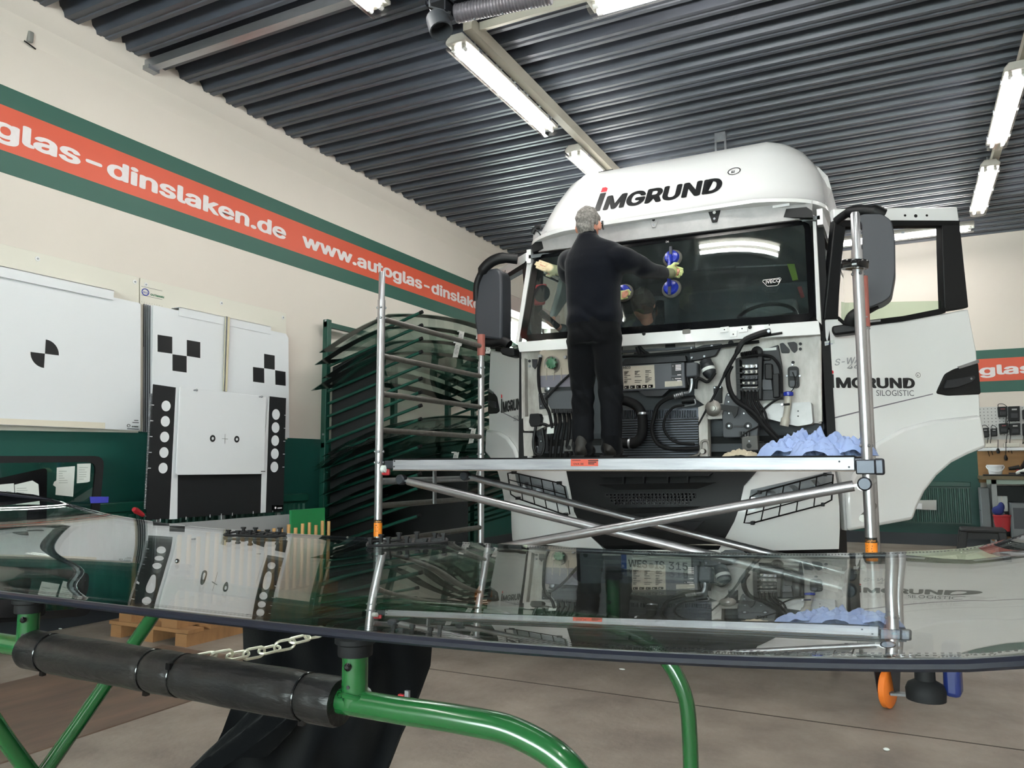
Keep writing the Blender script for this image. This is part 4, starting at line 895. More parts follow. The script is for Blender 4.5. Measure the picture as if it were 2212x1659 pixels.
plate([(1079, 754), (1084, 751), (1110, 751), (1112, 770), (1100, 771), (1082, 765)], 6.0, .12, r=5).build('mirror_foot', BLACK, dL, bev=.02)
# ------------------------------------------------------------------ mobile scaffold
SX0, SX1, SY0, SY1 = -3.02, -.172, 4.08, 5.42
sc_ = thing('scaffold', 'aluminium rolling scaffold with cross braces standing in front of the truck', 'scaffold', (-1.6, 4.75, 0))
PR = .0255
tops = {(0, 0): P(819, 588, 'y', SY0).z, (1, 0): P(1855, 458, 'y', SY0).z, (0, 1): 2.12, (1, 1): 2.28}
for i, X in enumerate((SX0, SX1)):
    for j, Y in enumerate((SY0, SY1)):
        zt_ = tops[(i, j)]; sp = .19
        if i and j: X -= .03
        po = MB().cyl((X, Y, .22), (X, Y, zt_-sp), PR, 20).build('post', ALU, sc_)
        MB().tube([(X, Y, zt_-sp-.02), (X, Y, zt_-.008), (X, Y, zt_)], [.021, .021, .017], 16).build('spigot', ALU, po)
        for zz in (zt_-sp-.05, zt_-sp-.12, 1.19, 1.12):
            for a_ in range(4):
                g = a_*PI/2+.5; MB().ell((X+PR*math.cos(g), Y+PR*math.sin(g), zz), .0085, 8, 6).build('dimple', STEEL, po)
        MB().tube([(X, Y, 1.205), (X, Y, 1.2)], PR+.003, 20).build('joint_ring', ALU, po)
        if j == 1: MB().cyl((X, Y, 1.98), (X, Y, zt_+.03), PR+.006, 18).build('red_sleeve', REDP, po)
        # castor
        ca = MB().lathe((X, Y, .2), (0, 0, 1), [(.03, 0), (.045, .005), (.045, .02), (.027, .03), (.027, .1)], 16).build('castor_stem', STEEL, sc_)
        q = MB(); off_ = V((.035, .0, 0)); ax = V((.95, -.31, 0)).normalized(); fwd = V((.31, .95, 0)).normalized(); c = V((X, Y, .085))+fwd*.03*(1 if j else -1)+V((.05 if i else 0, 0, 0))
        for e in (-1, 1): q.prism([c+ax*.036*e+fwd*a_+V((0, 0, b_)) for a_, b_ in ((-.02, -.02), (.03, -.02), (.06, .09), (.05, .12), (-.05, .12), (-.055, .09))], ax*.004*e)
        q.obox(c+V((0, 0, .12)), fwd*.05, ax*.04, (0, 0, .004)); q.build('castor_fork', DSTEEL, ca)
        MB().lathe(c-ax*.02, ax, [(.03, 0), (.078, .003), (.085, .008), (.085, .032), (.078, .037), (.03, .04)], 28).build('castor_wheel', ORANGE, ca)
        MB().obox(c+V((.05, -.03, -.01)), (.045, .01, 0), (-.006, .02, 0), (0, 0, .005)).build('brake_lever', STEEL, ca)
        if j == 0:                       # maker's sticker low on the near posts
            zt2 = P(1888, 1161, 'y', SY0).z if i else P(815, 1122, 'y', SY0).z; zm2 = P(1888, 1172, 'y', SY0).z if i else P(815, 1129, 'y', SY0).z; zb2 = zm2-.085
            st = MB().lathe((X, Y, zb2), (0, 0, 1), [(PR+.0012, 0), (PR+.0012, zm2-zb2)], 24).build('orange_sticker', mat('sticker_orange', 'f08c22', .5), po)
            MB().lathe((X, Y, zm2), (0, 0, 1), [(PR+.0013, 0), (PR+.0013, zt2-zm2)], 24).build('black_sticker', INK, po)
            a0_ = math.atan2(-Y, -X)          # turned to the hall
            def cyl_map(hx, z0, ww):
                return lambda x, y: V((X+(PR+.0022)*math.cos(a0_+(x-ww/2)/PR), Y+(PR+.0022)*math.sin(a0_+(x-ww/2)/PR), z0+y))
            text('sticker_lettering', 'Layher', mat('lettering_orange', 'e8a04c', .5), po, (0, 0, 0), (1, 0, 0), (0, 0, 1), h=.017, width=.045, mapf=cyl_map(0, zm2+.004, .045), bold=.01)
            q = MB()
            for k in range(6):
                for hw_ in ((-.018, rnd.uniform(-.006, .016)),):
                    q.add([V((X+(PR+.0022)*math.cos(a0_+xx/PR), Y+(PR+.0022)*math.sin(a0_+xx/PR), zz)) for xx, zz in ((hw_[0], zm2-.012-k*.012), (hw_[1], zm2-.012-k*.012), (hw_[1], zm2-.017-k*.012), (hw_[0], zm2-.017-k*.012))], [(0, 1, 2, 3)])
            q.build('sticker_print', mat('sticker_ink', '7a4a16', .6), po)
    # rungs of the end frame
    zr = [P(825, 682+6, 'y', SY0).z, P(825, 768, 'y', SY0).z, P(825, 850, 'y', SY0).z, P(825, 929, 'y', SY0).z, P(825, 1093, 'y', SY0).z, P(825, 1172, 'y', SY0).z]
    for zz in zr:
        if i == 1 and zz > 1.3: continue
        MB().cyl((X, SY0+.02, zz), (X, SY1-.02, zz), .019, 14).build('rung', ALUD, sc_)
    MB().cyl((X, SY0+.02, 1.0), (X, SY1-.02, 1.0), .022, 14).build('transom', ALU, sc_)
def brace(a, b, r=.0255, lab=None):
    a = V(a); b = V(b); d = (b-a).normalized()
    o = MB().cyl(a+d*.05, b-d*.05, r, 16).build('brace', ALU, sc_)
    for p, e in ((a, 1), (b, -1)):
        MB().bar(p+d*.075*e, p-d*.01*e, .03, .012).build('brace_end', STEEL, o)
        MB().lathe(p-V((0, .03, 0)), (0, 1, 0), [(.026, 0), (.033, .008), (.033, .045), (.02, .055)], 14).build('brace_clamp', DSTEEL, o)
yb_ = SY0+.02
brace(P(868, 1036, 'y', yb_), P(1835, 1274, 'y', yb_))
brace(P(1868, 1045, 'y', yb_-.03), P(868, 1221, 'y', yb_-.03))
yb2 = SY1-.03
brace(P(1006, 1028, 'y', 4.78), P(1838, 1241, 'y', 4.78), .023)
MB().bar(P(939, 1015, 'y', 4.4), P(939, 1088, 'y', 4.4), .03, .012).build('drop_bracket', ALU, sc_)
# decks
def deck(y0, y1, label, z1=1.142):
    t = thing('scaffold_deck', label, 'scaffold deck', (-1.6, (y0+y1)/2, 1.03), 'scaffold decks')
    xa, xb = SX0+.115, SX1-.055
    MB().box((xa, y0+.03, z1-.012), (xb, y1-.03, z1)).build('deck_board', mat('deck_ply', '2a2422', .8), t)
    for y_ in (y0, y1-.03): 
        be = MB().box((xa, y_, z1-.068), (xb, y_+.03, z1-.003)).build('side_beam', DECKM, t, bev=.003)
        MB().box((xa, y_-.002, z1-.006), (xb, y_+.032, z1+.003)).build('beam_edge', RUBBER, be)
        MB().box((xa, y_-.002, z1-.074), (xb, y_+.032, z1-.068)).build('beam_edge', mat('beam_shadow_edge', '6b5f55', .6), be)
    for x_, e in ((xa, -1), (xb, 1)):
        MB().box((min(x_, x_+.07*e), y0+.005, z1-.062), (max(x_, x_+.07*e), y0+.028, z1-.01)).build('deck_hook', DSTEEL, t, bev=.004); MB().box((min(x_, x_+.07*e), y1-.028, z1-.062), (max(x_, x_+.07*e), y1-.005, z1-.01)).build('deck_hook', DSTEEL, t, bev=.004)
        MB().box((min(x_, x_-.03*e), y0+.03, z1-.06), (max(x_, x_-.03*e), y1-.03, z1-.012)).build('end_beam', ALU, t)
    return t
dk = deck(SY0-.01, SY0+.60, 'front scaffold deck with a red sticker on its bright edge beam')
deck(SY0+.64, SY0+1.25, 'rear scaffold deck the worker in dark clothes stands on')
a = P(1233, 992, 'y', SY0-.012); b = P(1292, 1007, 'y', SY0-.012)
st = MB().box((a.x, SY0-.0135, b.z), (b.x, SY0-.0105, a.z)).build('red_sticker', mat('sticker_red', 'cf5440', .5), dk)
q = MB()
for k in range(3): q.box((a.x+.105, SY0-.0145, a.z-.011-k*.009), (a.x+.165-k*.012, SY0-.0135, a.z-.006-k*.009))
q.box((a.x+.008, SY0-.0145, a.z-.009), (a.x+.06, SY0-.0135, a.z-.006)); q.build('sticker_print', INK, dk)
text('sticker_mark', 'OVA 3E', INK, dk, (a.x+.018, SY0-.0135, b.z+.008), (1, 0, 0), (0, 0, 1), h=.013, width=.06, bold=.02)
for x, y in ((852, 996), (851, 1008), (1813, 997), (1834, 1009)): p = P(x, y, 'y', SY0-.012); MB().lathe((p.x, SY0-.010, p.z), (0, -1, 0), [(.005, 0), (.005, .003)], 8).build('rivet', DGREY, dk)
c = V((SX1, SY0, 1.10))
MB().box((SX1-.05, SY0-.02, 1.055), (SX1+.06, SY0-.012-.02, 1.125)).build('end_clamp', DSTEEL, dk, bev=.006)
MB().box((SX1+.03, SY0-.045, 1.052), (SX1+.075, SY0+.01, 1.13)).build('end_clamp', DSTEEL, dk, bev=.01)
a = P(834, 1020, 'y', SY0+.01); MB().box((a.x-.035, SY0, a.z-.02), (a.x+.03, SY0+.02, a.z+.025)).build('red_catch', RED, dk, bev=.008)
MB().lathe(P(830, 1013, 'y', SY0), (1, 0, 0), [(.01, -.02), (.024, -.015), (.024, .015), (.01, .02)], 14).build('catch_roller', PAPER, dk)
# tape roll hanging over the right post
t = P(1857, 572, 'y', SY0); zz = t.z
q = MB(); tl = thing('tape_roll', 'black roll of adhesive tape slipped over the right scaffold post', 'tape roll', (SX1, SY0, zz))
axn = V((.10, -.06, 1)).normalized(); c = V((SX1-.012, SY0-.01, zz))
MB().lathe(c-axn*.02, axn, [(.041, 0), (.062, 0), (.063, .002), (.063, .038), (.062, .04), (.041, .04), (.041, 0)], 32).build('tape', BLACKG, tl)
MB().lathe(c-axn*.021, axn, [(.036, 0), (.0405, 0), (.0405, .042), (.036, .042), (.036, 0)], 28).build('core', mat('cardboard', '8a7a66', .8), tl)
# crumpled blue paper on the deck
def crumple(name, label, cx, cy, z0, ax, ay, h, seed, group=None):
    rr = random.Random(seed); ph = [(rr.uniform(0, 6.28), rr.uniform(0, 6.28), rr.uniform(6, 20), rr.uniform(6, 20)) for _ in range(9)]
    tri = lambda t: abs((t % 1)*2-1)
    fold = [(rr.uniform(0, 6.28), rr.uniform(.5, 1.7), rr.uniform(0, 1), w__) for w__ in (.30, .26, .2, .16, .12, .09)]
    def fn(u, v):
        x = (u-.5)*2; y = (v-.5)*2; r = min(1, math.hypot(x, y*.9)); base = (1-r**3)**.8 if r < 1 else 0
        n_ = sum(w__*tri((x*math.cos(a)+y*math.sin(a)*.7)*f*(1+.8*i)+p) for i, (a, f, p, w__) in enumerate(fold))
        jx = sum(w__*(tri(y*f*1.7+p)-.5) for a, f, p, w__ in fold)*.28; jy = sum(w__*(tri(x*f*1.9+p+.3)-.5) for a, f, p, w__ in fold)*.28
        return V((cx+ax*(x+jx*(1-r)), cy+ay*(y+jy*(1-r)), z0+.004+h*base*(.25+.95*n_)))
    q = MB().slab(fn, 40, 26, lambda u, v: (0, 0, -.0015))
    o = q.build(name, BLUEC, None, ang=18)
    me = o.data
    return tag(o, label, 'paper towel', group)
PG = 'crumpled blue paper towels on the scaffold deck'
for k, (x, y, w_, h_, lb) in enumerate(((1742, 950, .15, .155, 'tallest crumple of blue paper towel at the back of the heap on the deck'), (1700, 965, .15, .095, 'blue paper towel at the left end of the heap on the deck'), (1800, 965, .15, .115, 'blue paper towel in the middle of the heap beside the scaffold post'), (1840, 970, .12, .10, 'blue paper towel at the right end of the heap against the scaffold post'), (1765, 972, .13, .085, 'low blue paper towel at the front edge of the deck'))):
    yy = (4.42, 4.28, 4.36, 4.22, 4.17)[k]; p = P(x, 985, 'y', yy); crumple('paper_towel', lb, p.x, yy, 1.142, w_, .11, h_, 40+k, PG)
p = P(1600, 984, 'y', 4.4); o = crumple('cloth_scrap', 'flat beige cloth scrap on the deck left of the blue paper', p.x, 4.4, 1.142, .10, .08, .04, 77); o['category'] = 'cloth'; o.data.materials[0] = mat('beige_cloth', 'b3a892', .9)
# ------------------------------------------------------------------ people
def fused(q, vox, name, m, parent, off=None, wr=None, smooth=6, fac=.5):
    me = bpy.data.meshes.new('f'); me.from_pydata([tuple(v) for v in q.v], [], q.f)
    bm = bmesh.new(); bm.from_mesh(me); bmesh.ops.recalc_face_normals(bm, faces=bm.faces); bm.to_mesh(me); bm.free()
    o = bpy.data.objects.new('f', me); COL.objects.link(o)
    rm = o.modifiers.new('r', 'REMESH'); rm.mode = 'VOXEL'; rm.voxel_size = vox
    sm = o.modifiers.new('s', 'SMOOTH'); sm.iterations = smooth; sm.factor = fac
    bpy.context.view_layer.update()
    m2 = bpy.data.meshes.new_from_object(o.evaluated_get(bpy.context.evaluated_depsgraph_get()))
    vs = [v.co.copy() for v in m2.vertices]; ns = [v.normal.copy() for v in m2.vertices]; fs = [tuple(p.vertices) for p in m2.polygons]
    bpy.data.objects.remove(o); bpy.data.meshes.remove(me)
    if wr: vs = [v+n*wr(v) for v, n in zip(vs, ns)]
    r_ = MB(); r_.v = vs; r_.f = fs
    return r_.build(name, m, parent, ang=70)
def loft(q, secs, n=20):          # closed elliptical sections (centre, half-width vector, half-depth vector)
    vs = []
    for c, a, b in secs:
        c = V(c); a = V(a); b = V(b)
        for k in range(n):
            g = 2*PI*k/n; vs.append(c+a*math.copysign(abs(math.cos(g))**.85, math.cos(g))+b*math.copysign(abs(math.sin(g))**.85, math.sin(g)))
    m = len(secs)
    q.add(vs, [(i*n+k, i*n+(k+1) % n, (i+1)*n+(k+1) % n, (i+1)*n+k) for i in range(m-1) for k in range(n)]+[tuple(range(n-1, -1, -1)), tuple((m-1)*n+k for k in range(n))])
    return q
def limb(q, pts, rs, n=14, sub=5): 
    sp = smoothpath(pts, sub); m = len(sp); rr = []
    for i in range(m):
        t = i/sub; k = min(int(t), len(rs)-2); f = t-k; rr.append(rs[k]*(1-f)+rs[k+1]*f)
    q.tube(sp, rr, n); q.ell(sp[0], rr[0]*.98, 12, 8); q.ell(sp[-1], rr[-1]*.98, 12, 8)
    return q
DZ = 1.150
PY = 5.02
def H(x, y, Y=PY): return P(x, y, 'y', Y)
w1 = thing('person', 'man with grey hair in dark fleece and black trousers reaching to the windscreen', 'person', (H(1290, 985).x, PY, DZ))
hip = H(1283, 715); 
A = V((1, 0, 0)); Bk = V((0, 1, 0))
feet = [(H(1259, 960, 4.98).x, 4.98), (H(1321, 960, 5.06).x, 5.06)]
shL = H(1240, 556, 5.06); shR = H(1346, 555, 5.0); neck = H(1270, 516, 5.08); hd = H(1270, 483, 5.10)
# body: one surface from head to feet
q = MB()
hr = .098
q.ell(hd, (.078, .098, .112), 20, 14); q.ell(hd+V((0, .02, -.05)), (.066, .085, .08), 16, 12)
q.ell(hd+V((.0, .10, -.035)), (.016, .022, .024), 10, 8)         # nose, turned away
q.ell(hd+V((.005, .075, -.095)), (.04, .03, .03), 12, 8)
limb(q, [hd+V((0, -.005, -.06)), neck+V((0, 0, -.01)), neck+V((0, -.03, -.1))], [.058, .06, .075])
loft(q, [(H(1283, 735), A*.15, Bk*.11), (H(1283, 700), A*.15, Bk*.105), (H(1281, 655), A*.145, Bk*.10), (H(1280, 600), A*.155, Bk*.105), (H(1285, 560), A*.17, Bk*.1), (H(1288, 535), A*.14, Bk*.08), (H(1275, 515), A*.07, Bk*.06)])
elR = H(1393, 580, 5.16); wrR = H(1436, 590, 5.47); haR = H(1450, 586, 5.58)
elL = H(1228, 592, 5.24); wrL = H(1290, 640, 5.45); haL = H(1330, 640, 5.53)
limb(q, [shR, elR, wrR], [.056, .045, .03]); limb(q, [shL, elL, wrL], [.056, .045, .03])
for (fx, fy), kx in zip(feet, ((1259, 850), (1320, 850))):
    hp = V((hip.x+(-.085 if fx < hip.x else .085), PY, hip.z-.03)); kn = H(kx[0], kx[1], PY+.03)
    limb(q, [hp, kn, V((fx, fy-.02, DZ+.08))], [.085, .058, .045]); q.ell((fx, fy+.06, DZ+.045), (.042, .11, .036))
def hand(q, w, palm, fdir, side, s=1.0, curl=.6, n_=None):
    f = V(fdir).normalized(); sd = V(side).normalized(); n = n_ or f.cross(sd).normalized()
    limb(q, [w, palm], [.028*s, .032*s]); q.obox(palm, f*.042*s, sd*.038*s, n*.014*s)
    for k in range(4):
        b_ = palm+f*.04*s+sd*(.028-.019*k)*s; L = (.036, .042, .039, .030)[k]*s
        p1 = b_+f*L*math.cos(curl*.5)+n*L*math.sin(curl*.5); p2 = p1+f*L*.8*math.cos(curl*1.3)+n*L*.8*math.sin(curl*1.3); p3 = p2+f*L*.6*math.cos(curl*2.1)+n*L*.6*math.sin(curl*2.1)
        q.tube([b_-f*.015*s, b_, p1, p2, p3], [.0095*s, .0095*s, .009*s, .0085*s, .007*s], 8)
    tb = palm-f*.02*s+sd*.036*s; q.tube([tb-sd*.01, tb+sd*.018*s+f*.015*s+n*.008*s, tb+sd*.022*s+f*.045*s+n*.022*s], [.012*s, .011*s, .008*s], 8)
    return q
hand(q, wrR, haR, (.25, .75, .1), (.35, -.1, .9), .85, 1.7)
hand(q, wrL, haL, (.5, .7, .2), (0, 0, 1), .85, .8)
for e in (-1, 1): q.ell(hd+V((.087*e, .008, -.026)), (.014, .024, .036), 10, 8)
fused(q, .009, 'body', SKIN, w1, smooth=3)
# hair
q = MB(); q.ell(hd+V((0, -.004, .016)), (.085, .105, .108), 22, 14); q.ell(hd+V((0, -.045, -.035)), (.070, .062, .068), 18, 12)
ph = [rnd.uniform(0, 6) for _ in range(6)]
fused(q, .007, 'hair', HAIR, w1, smooth=2, wr=lambda v: .004*(math.sin(90*v.x+ph[0]+30*v.z)+math.sin(110*v.z+ph[1]+40*v.x)+math.sin(140*v.y+60*v.x))*.7)
q = MB()
for e in (-1, 1): q.tube([hd+V((.083*e, -.0, .0)), hd+V((.088*e, .06, .004)), hd+V((.07*e, .1, .0))], .004, 6)
q.tube([hd+V((.07, .1, 0)), hd+V((-.07, .1, 0))], .004, 6)
MB().obox(hd+V((.094, .055, -.01)), (.003, 0, 0), (0, .012, .004), (-.004, 0, .034)).build('glasses_lens', BLACKG, w1)
q.build('glasses', BLACKG, w1)
# fleece
q = MB()
loft(q, [(H(1283, 706), A*.188, Bk*.14), (H(1283, 690), A*.195, Bk*.148), (H(1282, 660), A*.190, Bk*.142), (H(1282, 620), A*.192, Bk*.138), (H(1285, 585), A*.215, Bk*.14), (H(1288, 562), A*.228, Bk*.13), (H(1288, 545), A*.215, Bk*.115), (H(1284, 533), A*.175, Bk*.1), (H(1276, 522), A*.118, Bk*.085), (H(1272, 514), A*.08, Bk*.078), (H(1271, 507), A*.07, Bk*.072)], 26)
limb(q, [shR+V((-.09, 0, .0)), shR+V((-.01, .0, -.02)), H(1370, 568, 5.08), elR, H(1416, 586, 5.3), wrR], [.098, .092, .080, .068, .058, .046], 16)
limb(q, [shL+V((.09, 0, .0)), shL+V((.0, .0, -.02)), H(1229, 565, 5.14), elL, H(1255, 615, 5.38), wrL], [.10, .09, .082, .075, .06, .048], 16)
def wrk(v):
    zz = v.z; x = v.x
    a = math.exp(-((zz-2.02)/.16)**2)
    s_ = math.sin(zz*46+x*16+math.sin(x*19+zz*8)*2.1)*.0065*a+math.sin(zz*28-x*24+1)*.0045*a
    ar = max(0, min(1, (x-shR.x+.02)/.1)); s_ += ar*.0035*math.sin(x*34-zz*46+v.y*20+2*math.sin(zz*22))
    return s_+.003*math.sin(x*25+zz*12)
fused(q, .011, 'fleece', KNIT, w1, smooth=5, wr=wrk)
q = MB(); limb(q, [neck+V((0, .0, -.03)), neck+V((0, .004, .03))], [.082, .069], 18); fused(q, .008, 'collar', KNIT, w1, smooth=2)
# trousers
q = MB()
loft(q, [(H(1283, 745), A*.185, Bk*.145), (H(1283, 725), A*.192, Bk*.152), (H(1283, 700), A*.182, Bk*.142), (H(1283, 688), A*.175, Bk*.135)], 24)
legs = []
for (fx, fy), kx, tw in zip(feet, ((1259, 850), (1320, 852)), (0, 1)):
    hp = V((hip.x+(-.092 if fx < hip.x else .088), PY, hip.z-.06)); kn = H(kx[0], kx[1], PY+.0)
    limb(q, [hp, (hp+kn)/2+V((0, .0, 0)), kn, (kn*.5+V((fx, fy, DZ+.1))*.5), V((fx, fy, DZ+.05))], [.110, .096, .078, .071, .068], 18)
def wrt(v):
    zz = v.z-DZ; k = math.exp(-((zz-.42)/.12)**2)+.8*math.exp(-((zz-.08)/.09)**2)+.7*math.exp(-((zz-.82)/.08)**2)
    return .0055*k*math.sin(zz*52+v.x*38+2.2*math.sin(v.x*24+zz*9)+v.y*20)+.003*math.sin(v.x*40+zz*15)
fused(q, .011, 'trousers', TROUS, w1, smooth=4, wr=wrt)
for k, ((fx, fy), kx) in enumerate(zip(feet, ((1259, 850), (1320, 852)))):
    q = MB(); kn = H(kx[0], kx[1], PY); kt = kn+V((0, 0, .14 if k == 0 else .05))
    limb(q, [kt, kn+V((0, 0, -.06)), V((fx, fy, DZ+.12))], [.085, .080, .071], 18)
    fused(q, .011, 'leg_panel', TROUS2, w1, smooth=4, wr=wrt)
    q = MB(); q.ell((fx, fy+.05, DZ+.052), (.052, .145, .05)); limb(q, [V((fx, fy-.02, DZ+.05)), V((fx, fy-.02, DZ+.13))], [.055, .05]); bo = fused(q, .009, 'boot', mat('boot_leather', '1b1916', .6), w1, smooth=3)
    MB().obox((fx, fy+.045, DZ+.009), (.05, 0, 0), (0, .145, 0), (0, 0, .008)).build('boot_sole', RUBBER, bo, bev=.004)
# gloved right hand
q = MB(); hand(q, wrR+V((.03, .03, 0)), haR, (.25, .75, .1), (.35, -.1, .9), 1.12, 1.7); limb(q, [wrR+V((.01, .02, 0)), haR], [.038, .045]); fused(q, .006, 'glove', GLOVE, w1, smooth=2)
q = MB(); limb(q, [wrR+V((-.0, -.01, 0)), wrR+V((.035, .03, .0))], [.037, .04]); fused(q, .007, 'glove_cuff', mat('glove_cuff', '6f7358', .8), w1, smooth=2)
q = MB(); hand(q, wrL, haL, (.5, .7, .2), (0, 0, 1), 1.0, .8); fused(q, .007, 'glove', GLOVE, w1, smooth=2)
# suction lifters on the windscreen
def lifter(cups, label, Ya):
    t = thing('suction_lifter', label, 'suction lifter', cups[0], 'blue suction lifters on the windscreen')
    n = V((0, -1, .22)).normalized()
    for c in cups:
        c = V(c); cu = MB().lathe(c, n, [(.072, 0), (.076, .004), (.070, .016), (.058, .022)], 28).build('rubber_cup', mat('cup_rubber', '4d4c48', .6), t)
        MB().lathe(c+n*.02, n, [(.058, 0), (.056, .015), (.05, .028), (.03, .034)], 28).build('blue_cap', BLUE, cu)
    a, b = [V(c) for c in cups]; d = (b-a).normalized()
    MB().tube(smoothpath([a+n*.04, a+n*.075-(-d)*.02, (a+b)/2+n*.085, b+n*.075-d*.02, b+n*.04], 5), .015, 10).build('handle', BLUE, t)
    for c, e in ((a, -1), (b, 1)): MB().obox(c+n*.06+d*e*.03, d*.05, V((.012, 0, 0)), n*.006).build('lever', DSTEEL, t, bev=.004)
def WP(x, y, o=-.012):
    v = (y-(552+(474-552)*(x-1154)/596))/((738+(692-738)*(x-1121)/641)-(552+(474-552)*(x-1154)/596)); return T(x, y, 5.87-.21*v)+V((0, o, 0))
lifter([WP(1454, 560), WP(1452, 625)], 'blue double suction lifter gripped by the man on the scaffold', 0)
lifter([WP(1350, 634), WP(1300, 600)], 'blue suction lifter half hidden by the man on the scaffold', 0)
# helper inside the cab
w2 = thing('person', 'helper in dark clothes inside the truck cab with one gloved hand on the glass', 'person', (-1.75, 6.45, 1.26))
q = MB(); h2 = P(1390, 655, 'y', 6.25)
q.ell(h2, (.085, .1, .115), 20, 14); q.ell(h2+V((-.01, -.02, -.06)), (.07, .08, .08)); q.ell(h2+V((0, -.1, -.03)), (.016, .02, .024), 10, 8)
limb(q, [h2+V((0, .02, -.08)), h2+V((0, .05, -.16))], [.06, .07])
tb = h2+V((-.1, .15, -.42)); loft(q, [(tb+V((0, .1, -.35)), A*.17, Bk*.13), (tb, A*.18, Bk*.12), (tb+V((0, -.04, .2)), A*.2, Bk*.11), (tb+V((.05, -.08, .28)), A*.1, Bk*.08)])
hg = WP(1188, 580, .03); wr2 = WP(1213, 582, .10); el2 = P(1262, 630, 'y', 6.25); sh2 = tb+V((-.2, -.06, .2))
limb(q, [sh2, el2, wr2], [.058, .046, .034])
hand(q, wr2, hg, (-.75, -.05, .35), (-.25, 0, -1), 1.0, .12, V((0, -1, 0)))
hb = P(1190, 695, 'y', 5.98); limb(q, [sh2+V((.05, -.02, -.02)), P(1250, 720, 'y', 6.2), P(1206, 707, 'y', 6.0)], [.05, .042, .03]); hand(q, P(1206, 707, 'y', 6.0), hb, (-.6, .1, .55), (.5, 0, .6), .9, .9)
for e in (-1, 1):
    kx = tb+V((.13*e, -.1, -.5)); limb(q, [tb+V((.1*e, .1, -.38)), V((kx.x, 6.75, 1.65)), V((kx.x, 6.68, 1.34))], [.09, .07, .05]); q.ell((kx.x, 6.64, 1.3), (.045, .12, .04))
for e in (-1, 1): q.ell(h2+V((.086*e, .01, -.02)), (.012, .022, .034), 10, 8)
fused(q, .011, 'body', SKIN, w2, smooth=3)
q = MB(); q.ell(h2+V((0, -.02, .005)), (.10, .122, .125), 20, 14); fused(q, .01, 'hair', mat('brown_hair', '3a302a', .85), w2, smooth=2, wr=lambda v: .003*math.sin(80*v.x+60*v.z))  # hair enlarged over the face so the head stays dark
q = MB(); loft(q, [(tb+V((0, .1, -.36)), A*.19, Bk*.15), (tb, A*.2, Bk*.14), (tb+V((0, -.04, .2)), A*.22, Bk*.13), (tb+V((.05, -.08, .3)), A*.1, Bk*.09)])
limb(q, [sh2, el2, wr2+V((.03, .03, -.02))], [.075, .06, .045]); limb(q, [sh2+V((.05, -.02, -.02)), P(1250, 720, 'y', 6.2), P(1212, 709, 'y', 6.03)], [.07, .055, .04])
fused(q, .013, 'pullover', mat('grey_pullover', '3b3e42', .9), w2, smooth=4)
q = MB(); hand(q, wr2, hg, (-.75, -.05, .35), (-.25, 0, -1), 1.15, .12, V((0, -1, 0))); limb(q, [wr2+V((.04, .02, -.01)), hg], [.044, .044]); gl2 = fused(q, .006, 'glove', GLOVE2, w2, smooth=2)
q = MB()
for e in (-1, 1):
    kx = tb+V((.13*e, -.1, -.5)); limb(q, [tb+V((.1*e, .1, -.38)), V((kx.x, 6.75, 1.65)), V((kx.x, 6.68, 1.38))], [.11, .09, .07])
fused(q, .014, 'trousers', TROUS, w2, smooth=4)
lb = WP(1168, 633, .02); t = thing('suction_grip', 'black and red suction grip stuck inside the windscreen at the left', 'suction grip', lb)
n = V((0, 1, 0)); MB().lathe(lb, n, [(.075, 0), (.075, .006), (.06, .02)], 26).build('rubber_cup', BLACK, t); MB().obox(lb+V((-.03, .04, 0)), (.05, 0, 0), (0, .02, 0), (.01, 0, .09)).build('grip', RED, t, bev=.015)
pg = P(1186, 690, 'y', 5.94); t = thing('hand_tool', 'dark round cutting tool held by the helper behind the windscreen', 'tool', pg)
MB().tube([pg+V((-.07, -.02, .06)), pg+V((-.05, -.02, .045)), pg+V((.02, 0, -.01)), pg+V((.08, .0, -.07))], [.03, .032, .02, .026], 14).build('tool_body', BLACKG, t)
